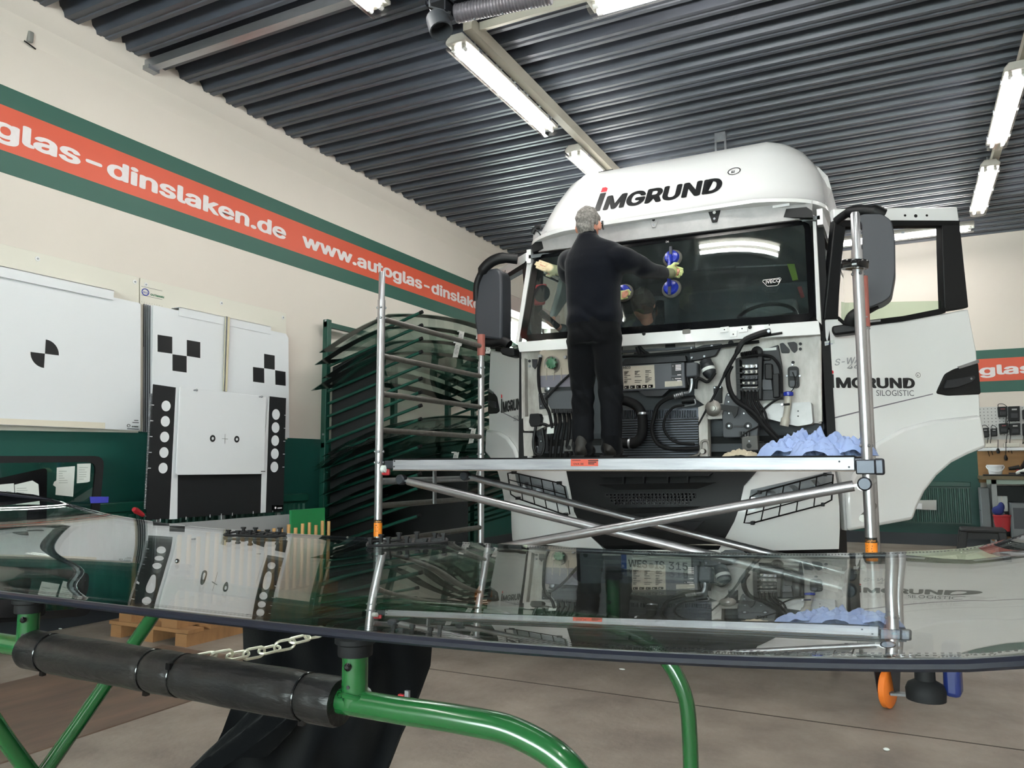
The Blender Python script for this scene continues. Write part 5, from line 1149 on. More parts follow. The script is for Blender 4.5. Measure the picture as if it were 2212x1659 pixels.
# ------------------------------------------------------------------ left wall: target boards
def W_(x, y, X): return P(x, y, 'x', X)
def platex(poly, X, t_=.006, mb=None, r=0):        # front face at X, thickness towards the wall
    if r: poly = rounded(poly, r)
    return (mb or MB()).prism([W_(x, y, X) for x, y in poly], (-t_, 0, 0))
for k, (pol, lab, scr) in enumerate((([(-260, 462), (301, 599), (299, 935), (-260, 925)], 'cream wall panel behind the large white target board', ((81, 559), (291, 609))), ([(303, 600), (618, 677), (621, 949), (304, 932)], 'cream wall panel carrying the checkered target boards', ((315, 615), (478, 655), (611, 686))))):
    c = W_(150 if k == 0 else 460, 640, XL); t = thing('wall_panel', lab, 'wall panel', (XL, c.y, c.z))
    platex(pol, XL+.012, .008).build('panel', CREAM, t, bev=.002)
    for x, y in scr:
        p = W_(x, y, XL+.012); s_ = MB().lathe(p, (1, 0, 0), [(.017, 0), (.017, .003), (.009, .005)], 16).build('washer', WHITE, t); MB().lathe(p+V((.005, 0, 0)), (1, 0, 0), [(.007, 0), (.006, .004)], 8).build('screw', STEEL, s_)
    a, b = ((-260, 243), (390, 586))[k]; ya = W_(a, 600, XL+.1).y; yb3 = W_(b, 690, XL+.1).y; zz = W_(243, 627, XL+.1).z if k == 0 else W_(392, 664, XL+.1).z
    MB().box((XL+.012, ya, zz-.004), (XL+.10, yb3, zz)).box((XL+.096, ya, zz-.07), (XL+.10, yb3, zz)).build('hanging_rail', WHITEP, t)
    if k:
        o = W_(306, 640, XL+.0125)
        q = MB()
        for yy, w_ in ((618, .19), (637, .19)): 
            p = W_(305, yy, XL+.013); q.box((XL+.012, p.y, p.z-.001), (XL+.0135, p.y+w_, p.z+.001))
        q.build('logo_lines', GREYINK, t)
        c = W_(314, 631, XL+.0135); q = MB(); q.tube([c+V((0, .031*math.cos(i*PI/14), .026*math.sin(i*PI/14))) for i in range(28)], .0028, 5, closed=True); q.tube([c+V((0, .024*math.cos(i*PI/10), .007+.016*math.sin(i*PI/10))) for i in range(11)], .002, 5); q.tube([c+V((0, .024*math.cos(i*PI/10), -.007-.016*math.sin(i*PI/10))) for i in range(11)], .002, 5)
        q.build('logo_oval', mat('print_blue', '2d3f9a', .5), t)
        text('logo_lettering', 'HELLA', mat('print_blue', '2d3f9a', .5), t, c+V((0, -.024, -.007)), (0, 1, 0), (0, 0, 1), h=.014, width=.048, bold=.02)
        text('logo_lettering', 'GUTMANN', mat('print_green', '1e6a4a', .5), t, W_(324.5, 638, XL+.0135), (0, 1, 0), (0, 0, 1), h=.021, width=.125, bold=.03)
        text('logo_lettering', 'SOLUTIONS', GREYINK, t, W_(305, 647.5, XL+.0135)+V((0, 0, -.018)), (0, 1, 0), (0, 0, 1), h=.009, width=.19, spacing=2.6)
X1 = XL+.085
t = thing('target_board', 'large white target board with a black quarter circle mark on the left wall', 'target board', (X1, 3.0, 1.37))
platex([(-230, 540), (304, 655), (303, 930), (-230, 908)], X1, .006, r=5).build('board', WHITEP, t)
c = W_(97, 764, X1+.001); q = MB(); rr = (W_(97, 733, X1)-W_(97, 764, X1)).length
for s0 in (0, PI): q.add([c]+[c+V((0, rr*math.cos(s0+i*PI/16), rr*math.sin(s0+i*PI/16))) for i in range(9)], [tuple(range(10))])
q.build('quarter_mark', INK, t, smooth=False)
platex([(-230, 894), (227, 913), (227, 926), (-230, 907)], X1+.004, .004).build('cream_strip', mat('cream_strip', 'e0d8c8', .5), t)
c = W_(278, 919.5, X1+.001); MB().tube([c+V((0, .012*math.cos(i*PI/8), .010*math.sin(i*PI/8))) for i in range(16)], .0018, 4, closed=True).build('logo_oval', INK, t)
text('logo_lettering', 'GUTMANN', INK, t, W_(284, 922.5, X1+.001), (0, 1, 0), (0, 0, 1), h=.012, width=.055, bold=.04)
q = MB()
for yy, x0_, x1_ in ((908, 290, 299), (912.5, 286, 300), (926, 275, 300)):
    a = W_(x0_, yy, X1+.001); b = W_(x1_, yy, X1+.001); q.box((X1, a.y, a.z-.003), (X1+.001, b.y, a.z+.003))
q.build('print_lines', GREYINK, t)
for k in range(4):
    x = 311+k*4.2; Xk = XL+.02+.016*k; t = thing('target_board', ('innermost', 'second', 'third', 'outermost')[k]+' of the white boards stacked edge-on behind the checkered board', 'target board', (Xk, 4.6, 1.36), 'boards stacked behind the checkered target')
    platex([(x, 656+k*1.2), (608, 724), (612, 946), (x-2+.5*k, 933)], Xk+.004, .004).build('board', WHITEP, t)
    platex([(x, 656+k*1.2), (x+1.6, 656.4+k*1.2), (x+.5, 933), (x-1.6, 933)], Xk+.0047, .006).build('edge_strip', GREYP, t)
X2 = XL+.095
t = thing('target_board', 'white target board with two black checkered marks on the left wall', 'target board', (X2, 4.7, 1.37))
platex([(331, 659), (618, 721), (623, 730), (625, 946), (327, 934)], X2, .006).build('board', WHITEP, t)
q5 = lambda x, y: (280+x/6.144, 620+y/6.144)
for pol in ([(372, 632), (566, 662), (566, 885), (372, 858)], [(570, 892), (757, 918), (757, 1136), (570, 1110)], [(760, 702), (938, 732), (938, 944), (760, 914)], [(1786, 886), (1926, 910), (1926, 1098), (1786, 1078)], [(1638, 1060), (1786, 1080), (1788, 1275), (1640, 1256)], [(1932, 1104), (2070, 1126), (2072, 1312), (1936, 1296)]):
    platex([q5(*p) for p in pol], X2+.001, .001).build('black_square', INK, t, smooth=False)
t = thing('measuring_bar', 'narrow pale bar hanging down the middle of the checkered board', 'bar', W_(490, 690, X2+.04))
platex([(489, 683), (497, 685), (491, 846), (484, 845)], X2+.03, .014).build('bar_body', mat('bar_cream', 'cfc7a8', .45), t, bev=.002); platex([(489, 683), (492, 684), (486, 846), (484, 845)], X2+.032, .004).build('bar_edge', STEEL, t)
# calibration stand with black and white panel
X3 = XL+.33
t = thing('calibration_stand', 'black calibration panel with rows of white circles on a wheeled column stand', 'calibration stand', (X3-.02, 4.5, 0))
q8 = lambda x, y: (280+x/5.72, 860+y/5.72)
BP = mat('black_panel', '141518', .5)
platex([(332, 830), (380, 837), (366, 1121), (316, 1123)], X3, .01).build('panel_column', BP, t)
platex([(582, 856), (618, 860), (612, 1105), (574, 1108)], X3, .01).build('panel_column', BP, t)
platex([(386, 1000), (566, 1000), (563, 1108), (383, 1119)], X3-.001, .01).build('panel_base', BP, t)
platex([(380, 837), (386, 838), (383, 1121), (366, 1122)], X3+.001, .008).build('white_strip', WHITEP, t); platex([(566, 1000), (582, 856), (574, 1107), (563, 1108)], X3+.001, .008).build('white_strip', WHITEP, t)
q = MB()
for cx_, cy_, w_ in ((450, 97, 10.5), (441, 287, 10.5), (432, 480, 10.5), (424, 672, 10.5), (413, 865, 10.5), (1808, 202, 7.7), (1803, 364, 7.7), (1798, 525, 7.7), (1794, 688, 7.7), (1788, 851, 7.7)):
    x, y = q8(cx_, cy_); p = W_(x, y, X3+.001); h_ = (W_(x, y-11.5, X3)-W_(x, y+11.5, X3)).length/2
    MB().lathe(p, (1, 0, 0), [(h_, 0), (h_, .001)], 28).build('white_circle', WHITEP, t)
q = MB()
for k in range(5): 
    for x, y in ((285-k*9.8, 85+k*195), (1925-k*6, 212+k*160)): p = W_(*q8(x, y), X3+.001); q.box((X3, p.y-.012, p.z-.003), (X3+.001, p.y+.012, p.z+.003))
for x, y in ((380, 1510), (698, 1485), (994, 1458), (1134, 1447), (1270, 1436), (1527, 1416), (1770, 1394)): p = W_(*q8(x, y), X3+.001); q.box((X3, p.y-.003, p.z-.01), (X3+.001, p.y+.003, p.z+.012))
o = q.build('edge_ticks', WHITEP, t); o['kind'] = 'stuff'
ip = platex([(389, 836), (575, 857), (571, 1022), (565, 1024), (383, 1026), (381, 1022)], X3+.03, .012, r=3).build('white_panel', WHITEP, t, bev=.002)
for x, y in ((1026, 498), (1324, 508)):
    p = W_(*q8(x, y), X3+.031); ro = MB().lathe(p, (1, 0, 0), [(.027, 0), (.027, .001)], 22).build('ring_mark', INK, ip); 
    MB().lathe(p+V((.0012, 0, 0)), (1, 0, 0), [(.0115, 0), (.0115, .0005)], 16).build('ring_mark', WHITEP, ip)
p = W_(*q8(1178, 503), X3+.031); MB().box((p.x, p.y-.03, p.z-.0013), (p.x+.001, p.y+.03, p.z+.0013)).box((p.x, p.y-.0013, p.z-.038), (p.x+.001, p.y+.0013, p.z+.038)).build('cross_mark', GREYINK, ip)
for x, y in ((855, 1370), (1720, 1457)): p = W_(*q5(x, y), X3+.03); MB().cyl(p, p+V((.025, 0, 0)), .006, 8).build('pin', STEEL, ip); MB().ell(p+V((.028, 0, 0)), .010, 10, 8).build('pin', STEEL, ip)
p = W_(*q8(1622, 905), X3+.031); MB().box((p.x, p.y, p.z-.003), (p.x+.001, p.y+.05, p.z+.003)).build('print_line', INK, ip)
a = W_(326, 850, X3-.02); b = W_(313, 1100, X3-.02); q = MB(); n = 140
q.tube([a.lerp(b, i/n) for i in range(n+1)], [.010 if i % 2 else .007 for i in range(n+1)], 6); q.build('lift_cable', STEEL, t)
a = W_(314, 1116, X3+.02); b = W_(289, 1100, X3+.05); MB().tube([a, a.lerp(b, .25)], .008, 8).build('crank', STEEL, t); MB().tube([a.lerp(b, .2), a.lerp(b, .35), a.lerp(b, .8), a.lerp(b, 1)], [.014, .017, .022, .016], 12).build('crank_handle', RED, t)
lg_ = platex([(591, 1091), (612, 1091), (611, 1102), (591, 1103)], X3+.02, .02).build('logo_box', BLACKG, t); p = W_(595, 1097, X3+.021); MB().lathe(p, (1, 0, 0), [(.010, 0), (.010, .001)], 14).build('logo_spot', LETTER, lg_); text('logo_lettering', 'GUTMANN', LETTER, lg_, W_(599, 1099, X3+.021), (0, 1, 0), (0, 0, 1), h=.014, width=.052, bold=.04)
for x in (340, 479, 600): p = W_(x, 1120, X3-.03); MB().box((p.x-.02, p.y-.018, .1), (p.x+.015, p.y+.018, p.z+.05)).build('column', ALU, t, bev=.003)
q = MB(); p0 = W_(325, 1120, X3-.03); p1 = W_(612, 1120, X3-.03); q.box((X3-.08, p0.y, .06), (X3+.0, p1.y, .12)).box((X3-.12, p0.y+.05, .06), (X3+.12, p0.y+.13, .12)).box((X3-.12, p1.y-.13, .06), (X3+.12, p1.y-.05, .12)); q.build('base', DGREEN, t, bev=.004)
for yy in (p0.y+.09, p1.y-.09):
    for xx in (X3-.08, X3+.09): MB().lathe((xx, yy-.015, .03), (0, 1, 0), [(.02, 0), (.03, .003), (.03, .027), (.02, .03)], 16).build('castor', RUBBER, t)
# radiators
def radiator(t, a, b, along, depth, z0, z1, n):
    q = MB()
    def bx(u0, u1, d0, d1, z0_, z1_, mb): 
        if along == 'y': mb.box((XL+d0, u0, z0_), (XL+d1, u1, z1_))
        else: mb.box((u0, YB-d1, z0_), (u1, YB-d0, z1_))
    bx(a, b, .04, depth-.02, z0, z1, q); q.build('radiator_body', DGREEN, t)
    q = MB(); bx(a-.01, b+.01, .03, depth, z1-.05, z1+.02, q); q.build('radiator_top', DGREEN, t, bev=.008)
    st = (b-a)/n
    for k in range(n):
        q = MB(); u = a+st*(k+.5); 
        pr = [(u-st*.36, depth-.02), (u-st*.2, depth), (u+st*.2, depth), (u+st*.36, depth-.02)]
        pl = [(XL+d, uu) if along == 'y' else (uu, YB-d) for uu, d in pr]
        q.prism([V((x, y, z0+.02)) for x, y in pl], (0, 0, z1-z0-.09)); q.build('radiator_rib', DGREEN, t, smooth=False)
t = thing('radiator', 'dark green ribbed radiator low on the left wall', 'radiator', (XL+.08, 4.3, .12)); radiator(t, 2.2, 5.75, 'y', .13, .15, .82, 56)
t = thing('radiator', 'dark green radiator on the back wall under the open truck door', 'radiator', (.1, YB-.08, .2)); radiator(t, -.6, .73, 'x', .12, .30, .85, 26)
t = thing('wall_box', 'pale switch box on a plate in front of the back wall radiator', 'box', P(2000, 1091, 'y', YB-.14)); plate([(1964, 1081), (2023, 1080), (2023, 1102), (1966, 1100)], YB-.14, .01).build('back_plate', mat('pale_grey', 'b9bab6', .5), t); plate([(1966, 1087), (1992, 1087), (1992, 1100), (1967, 1099)], YB-.19, .05).build('switch_box', WHITEP, t, bev=.006)
# glass panes leaning on the left wall
def leaning(name, lab, poly, Xt, Xb, m_border, bw, cat='window pane', inner=True):
    t = thing(name, lab, cat, W_(100, 1120, Xb)); 
    zs_ = [W_(x, y, Xt).z for x, y in poly]; z0_, z1_ = min(zs_), max(zs_)
    pts = []
    for x, y in poly:
        p = W_(x, y, Xt)
        for _ in range(4): X = Xb+(Xt-Xb)*(p.z-z0_)/(z1_-z0_); p = W_(x, y, X)
        pts.append(p)
    c = sum(pts, V())/len(pts); n = len(pts)
    inn = [p+(c-p).normalized()*bw for p in pts]
    q = MB(); e = V((.012, 0, 0)); q.add(pts+inn+[p-e for p in pts]+[p-e for p in inn], [(i, (i+1) % n, n+(i+1) % n, n+i) for i in range(n)]+[(2*n+i, 3*n+i, 3*n+(i+1) % n, 2*n+(i+1) % n) for i in range(n)]+[(i, 2*n+i, 2*n+(i+1) % n, (i+1) % n) for i in range(n)]+[(n+i, n+(i+1) % n, 3*n+(i+1) % n, 3*n+i) for i in range(n)])
    q.build('black_border', m_border, t); MB().prism([p-e*.4 for p in inn], -e*.3).build('pane', RACKG, t)
    return t
pp1 = rounded([(-330, 985), (226, 985), (196, 1330), (-330, 1370)], 22)
t1 = leaning('window_pane', 'large framed vehicle window with black border leaning on the green wall', pp1, XL+.2, XL+.42, BLACK, .075)
t2 = leaning('window_pane', 'smaller vehicle window with thick black border standing in front of the framed one', rounded([(-300, 1100), (102, 1010), (98, 1330), (-300, 1350)], 10), XL+.36, XL+.60, FRIT, .16)
PG2 = 'paper notes on the framed window'
for k, (pol, Xp, lb) in enumerate((([(123, 1010), (162, 1007), (158, 1073), (120, 1069), (121, 1052), (115, 1048), (117, 1041), (122, 1038)], XL+.3, 'larger crumpled paper note stuck on the framed window'), ([(167, 1002), (196, 1001), (194, 1040), (188, 1042), (166, 1044)], XL+.28, 'smaller paper note at the upper corner of the framed window'), ([(-60, 1052), (30, 1044), (32, 1090), (-60, 1090)], XL+.50, 'paper note on the smaller window at the left edge'), ([(32, 1047), (70, 1038), (83, 1046), (86, 1090), (34, 1090)], XL+.50, 'rounded paper note on the smaller window'))):
    o = platex(pol, Xp, .002).build('paper_note', PAPER); tag(o, lb, 'paper', PG2)
    q = MB()
    for i in range(6):
        x0_ = pol[0][0]+4; y0_ = pol[0][1]+8+i*5; L = rnd.uniform(8, 24); a = W_(x0_, y0_, Xp+.0005); b = W_(x0_+L, y0_-.5, Xp+.0005); q.box((Xp, a.y, a.z-.002), (Xp+.0007, b.y, a.z+.002))
    q.build('writing', mat('pencil_grey', 'a3aba6', .8), o)
tag(platex([(194, 1073), (235, 1073), (234, 1086), (196, 1087)], XL+.35, .003).build('tape_strip', mat('blue_tape', '3b3fae', .6)), 'strip of blue tape across the edge of the framed window', 'tape')
# ------------------------------------------------------------------ rack of windscreens along the left wall
rk = thing('glass_rack', 'dark green rack with sloping arms holding windscreens along the left wall', 'rack', (-5.1, 7.4, 0))
rows_ = (6.0, 7.15, 8.3, 8.95)
for Y in rows_:
    MB().box((-5.13, Y-.03, 0), (-5.07, Y+.03, 2.55)).build('post', DGREEN, rk, bev=.004)
    for k in range(16):
        if Y == 7.15 : continue
        zb_ = 2.2-.125*k; a = V((-5.09, Y, zb_)); b = V((-3.98 if Y < 8.5 else -4.3, Y, zb_+.325*(1 if Y < 8.5 else .71)))
        o = MB().cyl(a, b, .015, 10).build('arm', DGREEN, rk); MB().cyl(b-(b-a).normalized()*.02, b+(b-a).normalized()*.012, .0175, 10).build('arm_cap', RUBBER, o)
for zz in (.1, 1.3, 2.5): MB().box((-5.12, 5.97, zz-.025), (-5.08, 8.98, zz+.025)).build('cross_rail', DGREEN, rk)
MB().prism([(-5.07, 6.06, 2.08), (-4.45, 6.06, 2.28), (-4.45, 6.06, .3), (-5.07, 6.06, .2)], (0, .015, 0)).build('side_board', mat('rack_board', '17191a', .8), rk)
MB().prism([(-5.07, 6.9, .92), (-4.0, 6.9, 1.2), (-4.0, 6.9, .25), (-5.07, 6.9, .15)], (0, .015, 0)).build('side_board', mat('rack_board', '17191a', .8), rk)
for yy in (690, 838, 938): p = W_(701, yy, -5.06); MB().ell((-5.09, 5.965, p.z), .012, 8, 6).build('bolt', STEEL, rk)
sheet_l = ['topmost windscreen on the green rack with a dark border', 'second windscreen from the top of the green rack with two paper slips', 'third windscreen from the top of the rack with a hanging paper slip', 'windscreen whose dark tip juts past the rack post at mid height', 'windscreen just above the plastic-wrapped one on the rack', 'windscreen wrapped in clear crumpled plastic film on the rack', 'windscreen directly below the plastic-wrapped one', 'windscreen in the lower part of the rack with a slip behind the brace', 'lowest but one windscreen on the rack with a paper slip', 'lowest windscreen on the green rack near the floor']
lev = [0, 1, 2, 3, 8, 9, 10, 11, 12, 13]
for k, (lv, lb) in enumerate(zip(lev, sheet_l)):
    zb_ = 2.2-.125*lv+.022; Yc = 7.12+(.03, 0, .03, -.02, .03, 0, .03, 0, .03, 0)[k]; hl = (1.5, 1.53, 1.45, 1.55, 1.42, 1.5, 1.45, 1.42, 1.4, 1.42)[k]; so = max(abs(6-Yc), abs(8.3-Yc))/hl; bow = .15
    t = thing('rack_windscreen', lb, 'windscreen', (-4.5, Yc, zb_), 'windscreens lying on the green rack')
    x0_, x1_ = -5.02, -4.05
    def sf(u, v, o=0):
        s_ = 2*u-1; sh = .06*(s_*s_); 
        return V((x0_+sh+(x1_-x0_-2*sh)*v, Yc+hl*s_*(1-.05*(1-v)), zb_+.30*(v*(x1_-x0_)-(0))/1.03+.012+bow*(so*so-s_*s_)+.03*math.sin(PI*v)+o))
    MB().slab(sf, 20, 6, lambda u, v: (0, 0, .006)).build('glass', RACKG, t)
    q = MB()
    for f_ in (lambda u, v: sf(u*.05, v, -.001), lambda u, v: sf(1-u*.05, v, -.001), lambda u, v: sf(u, v*.10, -.001), lambda u, v: sf(u, 1-v*.09, -.001)): q.grid(f_, 20, 6)
    q.build('dark_border', FRIT, t)
    if k in (0, 1, 2, 5, 7, 8):
        for uu in ((.40, .60) if k == 1 else (.52,) if k in (0, 8) else (.36,) if k in (2, 7) else (.48,)):
            p = sf(uu, 1, -.004); sl = MB().obox(p+V((.012, 0, -.075)), (.0008, 0, 0), (.0, .05, .006), (.015, .006, .075)).build('paper_slip', mat('slip_paper', 'dcdcd8', .7), t)
            q = MB()
            for i in range(7): q.obox(p+V((.0135+.015*(.045-i*.014)/.075, -.012, -.075+.045-i*.014)), (.0006, 0, 0), (0, .022+.01*(i % 3), 0), (0, 0, .002))
            q.build('print_lines', GREYINK, sl); MB().box(p+V((-.012, -.03, -.004)), p+V((.014, .03, .008))).build('clip', WHITE, t)
    if k == 5:
        rr = [rnd.uniform(0, 6) for _ in range(8)]
        def wf(u, v):
            p = sf(u*.62, v, 0); a = .03*math.sin(31*u+rr[0]+6*v)*math.sin(17*v+rr[1])+.02*math.sin(55*u+13*v+rr[2])
            return p+V((.05*(v-.5), -.03 if u < .05 else 0, .025+a*.8))
        MB().grid(wf, 46, 24).build('plastic_wrap', glass('plastic_film', (.82, .85, .84), 1.9, .12, dirt_haze=.25), t, ang=15)
# pallet rack with dowels
t = thing('dowel_rack', 'wooden pallet rack with a row of upright dowels by the left wall', 'rack', (-4.3, 4.2, 0))
for k in range(3): MB().box((-4.68+.30*k, 3.46, .0), (-4.58+.30*k, 5.0, .075)).build('pallet_runner', PWOOD, t)
for k in range(9): MB().box((-4.7, 3.46+.172*k, .078), (-3.97, 3.58+.172*k, .10)).build('pallet_slat', PWOOD, t)
MB().box((-4.22, 3.47, .10), (-4.08, 5.0, .19)).build('dowel_beam', PWOOD, t); MB().box((-4.62, 3.47, .10), (-4.5, 5.0, .19)).build('dowel_beam', PWOOD, t)
for k in range(20):
    hz_ = rnd.uniform(-.02, .015); MB().cyl((-4.15, 3.52+.0755*k, .14), (-4.15, 3.52+.0755*k, .655+hz_), .0135, 10).build('dowel', WOOD, t)
for k in range(8): MB().cyl((-4.56, 3.52+.19*k, .14), (-4.56, 3.52+.19*k, .5), .0135, 10).build('dowel', WOOD, t)
tag(MB().obox((-4.47, 4.25, .46), (.012, 0, -.0), (0, .62, 0), (-.02, 0, .25)).build('grey_board', mat('pale_grey_board', '8e9092', .5)), 'pale grey board standing upright behind the dowels', 'board')
tag(MB().obox((-4.38, 4.98, .48), (.01, 0, 0), (0, .20, 0), (-.015, 0, .27)).build('green_board', mat('bright_green_board', '1d7a45', .5)), 'bright green board at the far end of the dowel row', 'board')
t = thing('small_black_box', 'small black box on the green wall beside the rack', 'box', W_(668, 1114, XL+.1)); platex([(654, 1105), (679, 1105), (679, 1125), (655, 1124)], XL+.12, .1).build('box_body', BLACK, t, bev=.005); platex([(658, 1108), (675, 1108), (675, 1121), (658, 1121)], XL+.123, .004).build('box_inset', DGREY, t)  # plain small black box with a grey inset on its front
# ------------------------------------------------------------------ foreground windscreen on its stand
GXc, GH = -1.07, 1.30
def gz(X, t):
    d = abs(X-GXc); z = .923+.046*(d/1.235)**4
    if d > 1.12: z += .06*((d-1.12)/.18)**2
    return z-.007*t+(t**3-2*t*t+t)*-.098+(t**3-t*t)*.086
def gpt(u, t, o=0):
    s_ = 2*u-1; X = GXc+GH*math.copysign(abs(s_)**.9, s_); d = abs(X-GXc)
    y0_ = .688+.03*(d/1.3)**2; y1_ = 1.655-.03*(d/1.3)**2
    if d > 1.08: k = (d-1.08)/.22; y1_ -= .30*(1-math.sqrt(max(0, 1-k*k))); y0_ += .16*(1-math.sqrt(max(0, 1-k*k)))
    wob = .0012*math.sin(X*5+1)*math.sin(t*6)
    return V((X, y0_+(y1_-y0_)*t, gz(X, t)+o+wob*4*t*(1-t)))
t = thing('windscreen', 'large curved truck windscreen lying flat on a green stand in the foreground', 'windscreen', (GXc, 1.2, .9))
MB().slab(lambda u, v: gpt(u, v), 64, 44, lambda u, v: (0, 0, -.006)).build('glass', SCREENG, t, ang=80)
q = MB(); loop = [gpt(i/60, 0, -.004) for i in range(61)]+[gpt(1, i/20, -.004) for i in range(1, 20)]+[gpt(1-i/60, 1, -.004) for i in range(61)]+[gpt(0, 1-i/20, -.004) for i in range(1, 20)]
q.tube([p+V((0, 0, -.002)) for p in loop], .0052, 8, closed=True); q.build('edge_strip', mat('edge_navy', '10131f', .3), t)
MB().grid(lambda u, v: gpt(u*.018, v, .0008), 2, 40).build('black_border', FRIT, t); MB().grid(lambda u, v: gpt(1-u*.018, v, .0008), 2, 40).build('black_border', FRIT, t)
q = MB()
for i in range(420):                     # dotted fringe along the near and far edges
    u = i/420
    for t0, t1 in ((.020, .030), (.987, .981)):
        a = gpt(u, t0, .0009); b = gpt(u+.0011, t0, .0009); c = gpt(u+.0011, t1, .0009); d_ = gpt(u, t1, .0009); q.add([a, b, c, d_], [(0, 1, 2, 3)])
q.build('dotted_fringe', FRIT, t)['kind'] = 'stuff'
st = thing('windscreen_stand', 'green tubular stand with foam padded bar under the foreground windscreen', 'stand', (-.95, 1.1, 0))
YN, ZN, TR_ = .721, .838, .0142
front = smoothpath([(-.50, YN, ZN), (-.42, YN, ZN+.001), (-.36, YN, ZN-.003), (-.305, YN, ZN-.026), (-.272, YN, ZN-.075), (-.262, YN, ZN-.15), (-.25, YN, .4), (-.235, YN, .02)], 8)
MB().tube([(-1.30, YN, ZN), (-.9, YN, ZN), (-.56, YN, ZN)]+front, TR_, 18).build('front_tube', GREEN, st)
MB().tube(smoothpath([(-1.28, YN, ZN), (-1.36, YN+.002, ZN-.004), (-1.40, YN+.03, ZN-.05), (-1.41, .808, .703), (-1.41, .913, .54), (-1.41, 1.27, .02)], 8), TR_, 18).build('leg', GREEN, st)
MB().tube(smoothpath([(-1.42, 1.21, .862), (-1.42, 1.139, .782), (-1.415, .93, .555), (-1.41, .43, .02)], 6), TR_*.96, 18).build('leg', GREEN, st)
rear = smoothpath([(-1.36, 1.40, .80), (-1.0, 1.42, .80), (-.62, 1.45, .80), (-.50, 1.45, .79), (-.43, 1.45, .757), (-.385, 1.45, .69), (-.375, 1.45, .60), (-.375, 1.45, .4), (-.36, 1.45, .02)], 8)
MB().tube(rear, TR_, 18).build('rear_tube', GREEN, st)
MB().tube([(-1.36, 1.40, .80), (-1.42, 1.2, .85)], TR_, 14).build('side_tube', GREEN, st)
def pad(X, Y, z0_, z1_):
    o = MB().lathe((X, Y, z0_), (0, 0, 1), [(.0145, -.002), (.0145, z1_-z0_-.022)], 20).build('upright', GREEN, st)
    MB().lathe((X, Y, z1_-.022), (0, 0, 1), [(.019, 0), (.0195, .003), (.0195, .012), (.023, .014), (.023, .019), (.017, .0215)], 22).build('rubber_pad', RUBBER, o)
    d = (CAM-V((X, Y, z0_+.045))); d.z = 0; d.normalize(); d = (d+V((-.5, 0, 0))).normalized()
    MB().lathe(V((X, Y, z0_+.042))+d*.0135, d, [(.0042, 0), (.0046, .003), (.002, .005)], 10).build('bolt', BLACKG, o); MB().lathe(V((X, Y, z0_+.020))+d*.0136, d, [(.0022, 0), (.0022, .0015)], 8).build('hole', BLACK, o)
    return o
for X_, Y_, z_ in ((-.562, YN, ZN), (-1.157, YN, ZN), (-.535, 1.5, .79), (-1.42, 1.21, .855)): pad(X_, Y_, z_, gz(X_, (Y_-.69)/.96)-.0095)
for a, b in ((V((-.562, YN, ZN+.012)), V((-.545, YN, ZN+.012))),):
    MB().tube([V((-.562+.0165*math.cos(i*PI/10), YN+.0165*math.sin(i*PI/10), ZN+.012-.004*abs(math.cos(i*PI/10)))) for i in range(20)], .003, 6, closed=True).build('weld', GREEN, st)
ph = [rnd.uniform(0, 6) for _ in range(9)]
n = 90; x0_, x1_ = -1.150, -.580; ties = [P(x, 1450, 'y', YN).x for x in (107, 330, 396, 664)]
q = MB(); vs = []; m = 28
for i in range(n+1):
    X = x0_+(x1_-x0_)*i/n; r_ = .0272-.0022*sum(math.exp(-((X-tx)/.006)**2) for tx in ties)
    if i in (0, n): r_ *= .93
    for k in range(m):
        a = 2*PI*k/m; rr = r_*(1+.012*math.sin(3*a+X*40+ph[0])+.008*math.sin(7*a+X*90+ph[1])); 
        if k == 5: rr -= .0012
        vs.append((X, YN+rr*math.cos(a), ZN-.002+rr*math.sin(a)))
q.add(vs, [(i*m+k, i*m+(k+1) % m, (i+1)*m+(k+1) % m, (i+1)*m+k) for i in range(n) for k in range(m)]+[tuple(range(m)), tuple(n*m+k for k in range(m-1, -1, -1))])
fo = q.build('foam_sleeve', FOAM, st, ang=60)
for tx, a0_ in zip(ties, (-1.2, -1.9, 2.5, -1.3)):
    o = MB().tube([V((tx, YN+.0258*math.cos(i*PI/14), ZN-.002+.0258*math.sin(i*PI/14))) for i in range(28)], .0014, 6, closed=True).build('cable_tie', BLACKG, fo)
    MB().obox((tx, YN-.027*abs(math.cos(a0_)), ZN-.002+.027*math.sin(a0_)), (.0035, 0, 0), (0, .003, 0), (0, 0, .004)).build('tie_head', BLACKG, fo)
# chain from the padded bar to the glass
a = P(424, 1418, 'y', YN+.012)+V((0, 0, 0)); b = P(695, 1360, 'y', YN+.16); N = 8
ch = thing('chain', 'short zinc chain hanging between the padded bar and the windscreen', 'chain', a)
ZC2 = mat('bright_zinc', 'd6d4c4', .3, metal=.75)
for k in range(N):
    p = a.lerp(b, (k+.5)/N)+V((0, 0, -.012*math.sin(PI*(k+.5)/N))); d = (b-a).normalized(); s_ = d.cross(V((0, 0, 1))).normalized(); w_ = (V((0, 0, 1))-d*d.z).normalized()
    sd = (s_*.35+w_ if k % 2 else s_-w_*.3).normalized(); L = (b-a).length/N*.68; wd2 = .0075
    pts = [p+d*(L-wd2)*(1 if math.cos(g) > 0 else -1)+d*wd2*math.cos(g)+sd*wd2*math.sin(g) for g in [i*PI/8+.01 for i in range(16)]]
    MB().tube(pts, .0019, 7, closed=True).build('link', ZC2, ch)
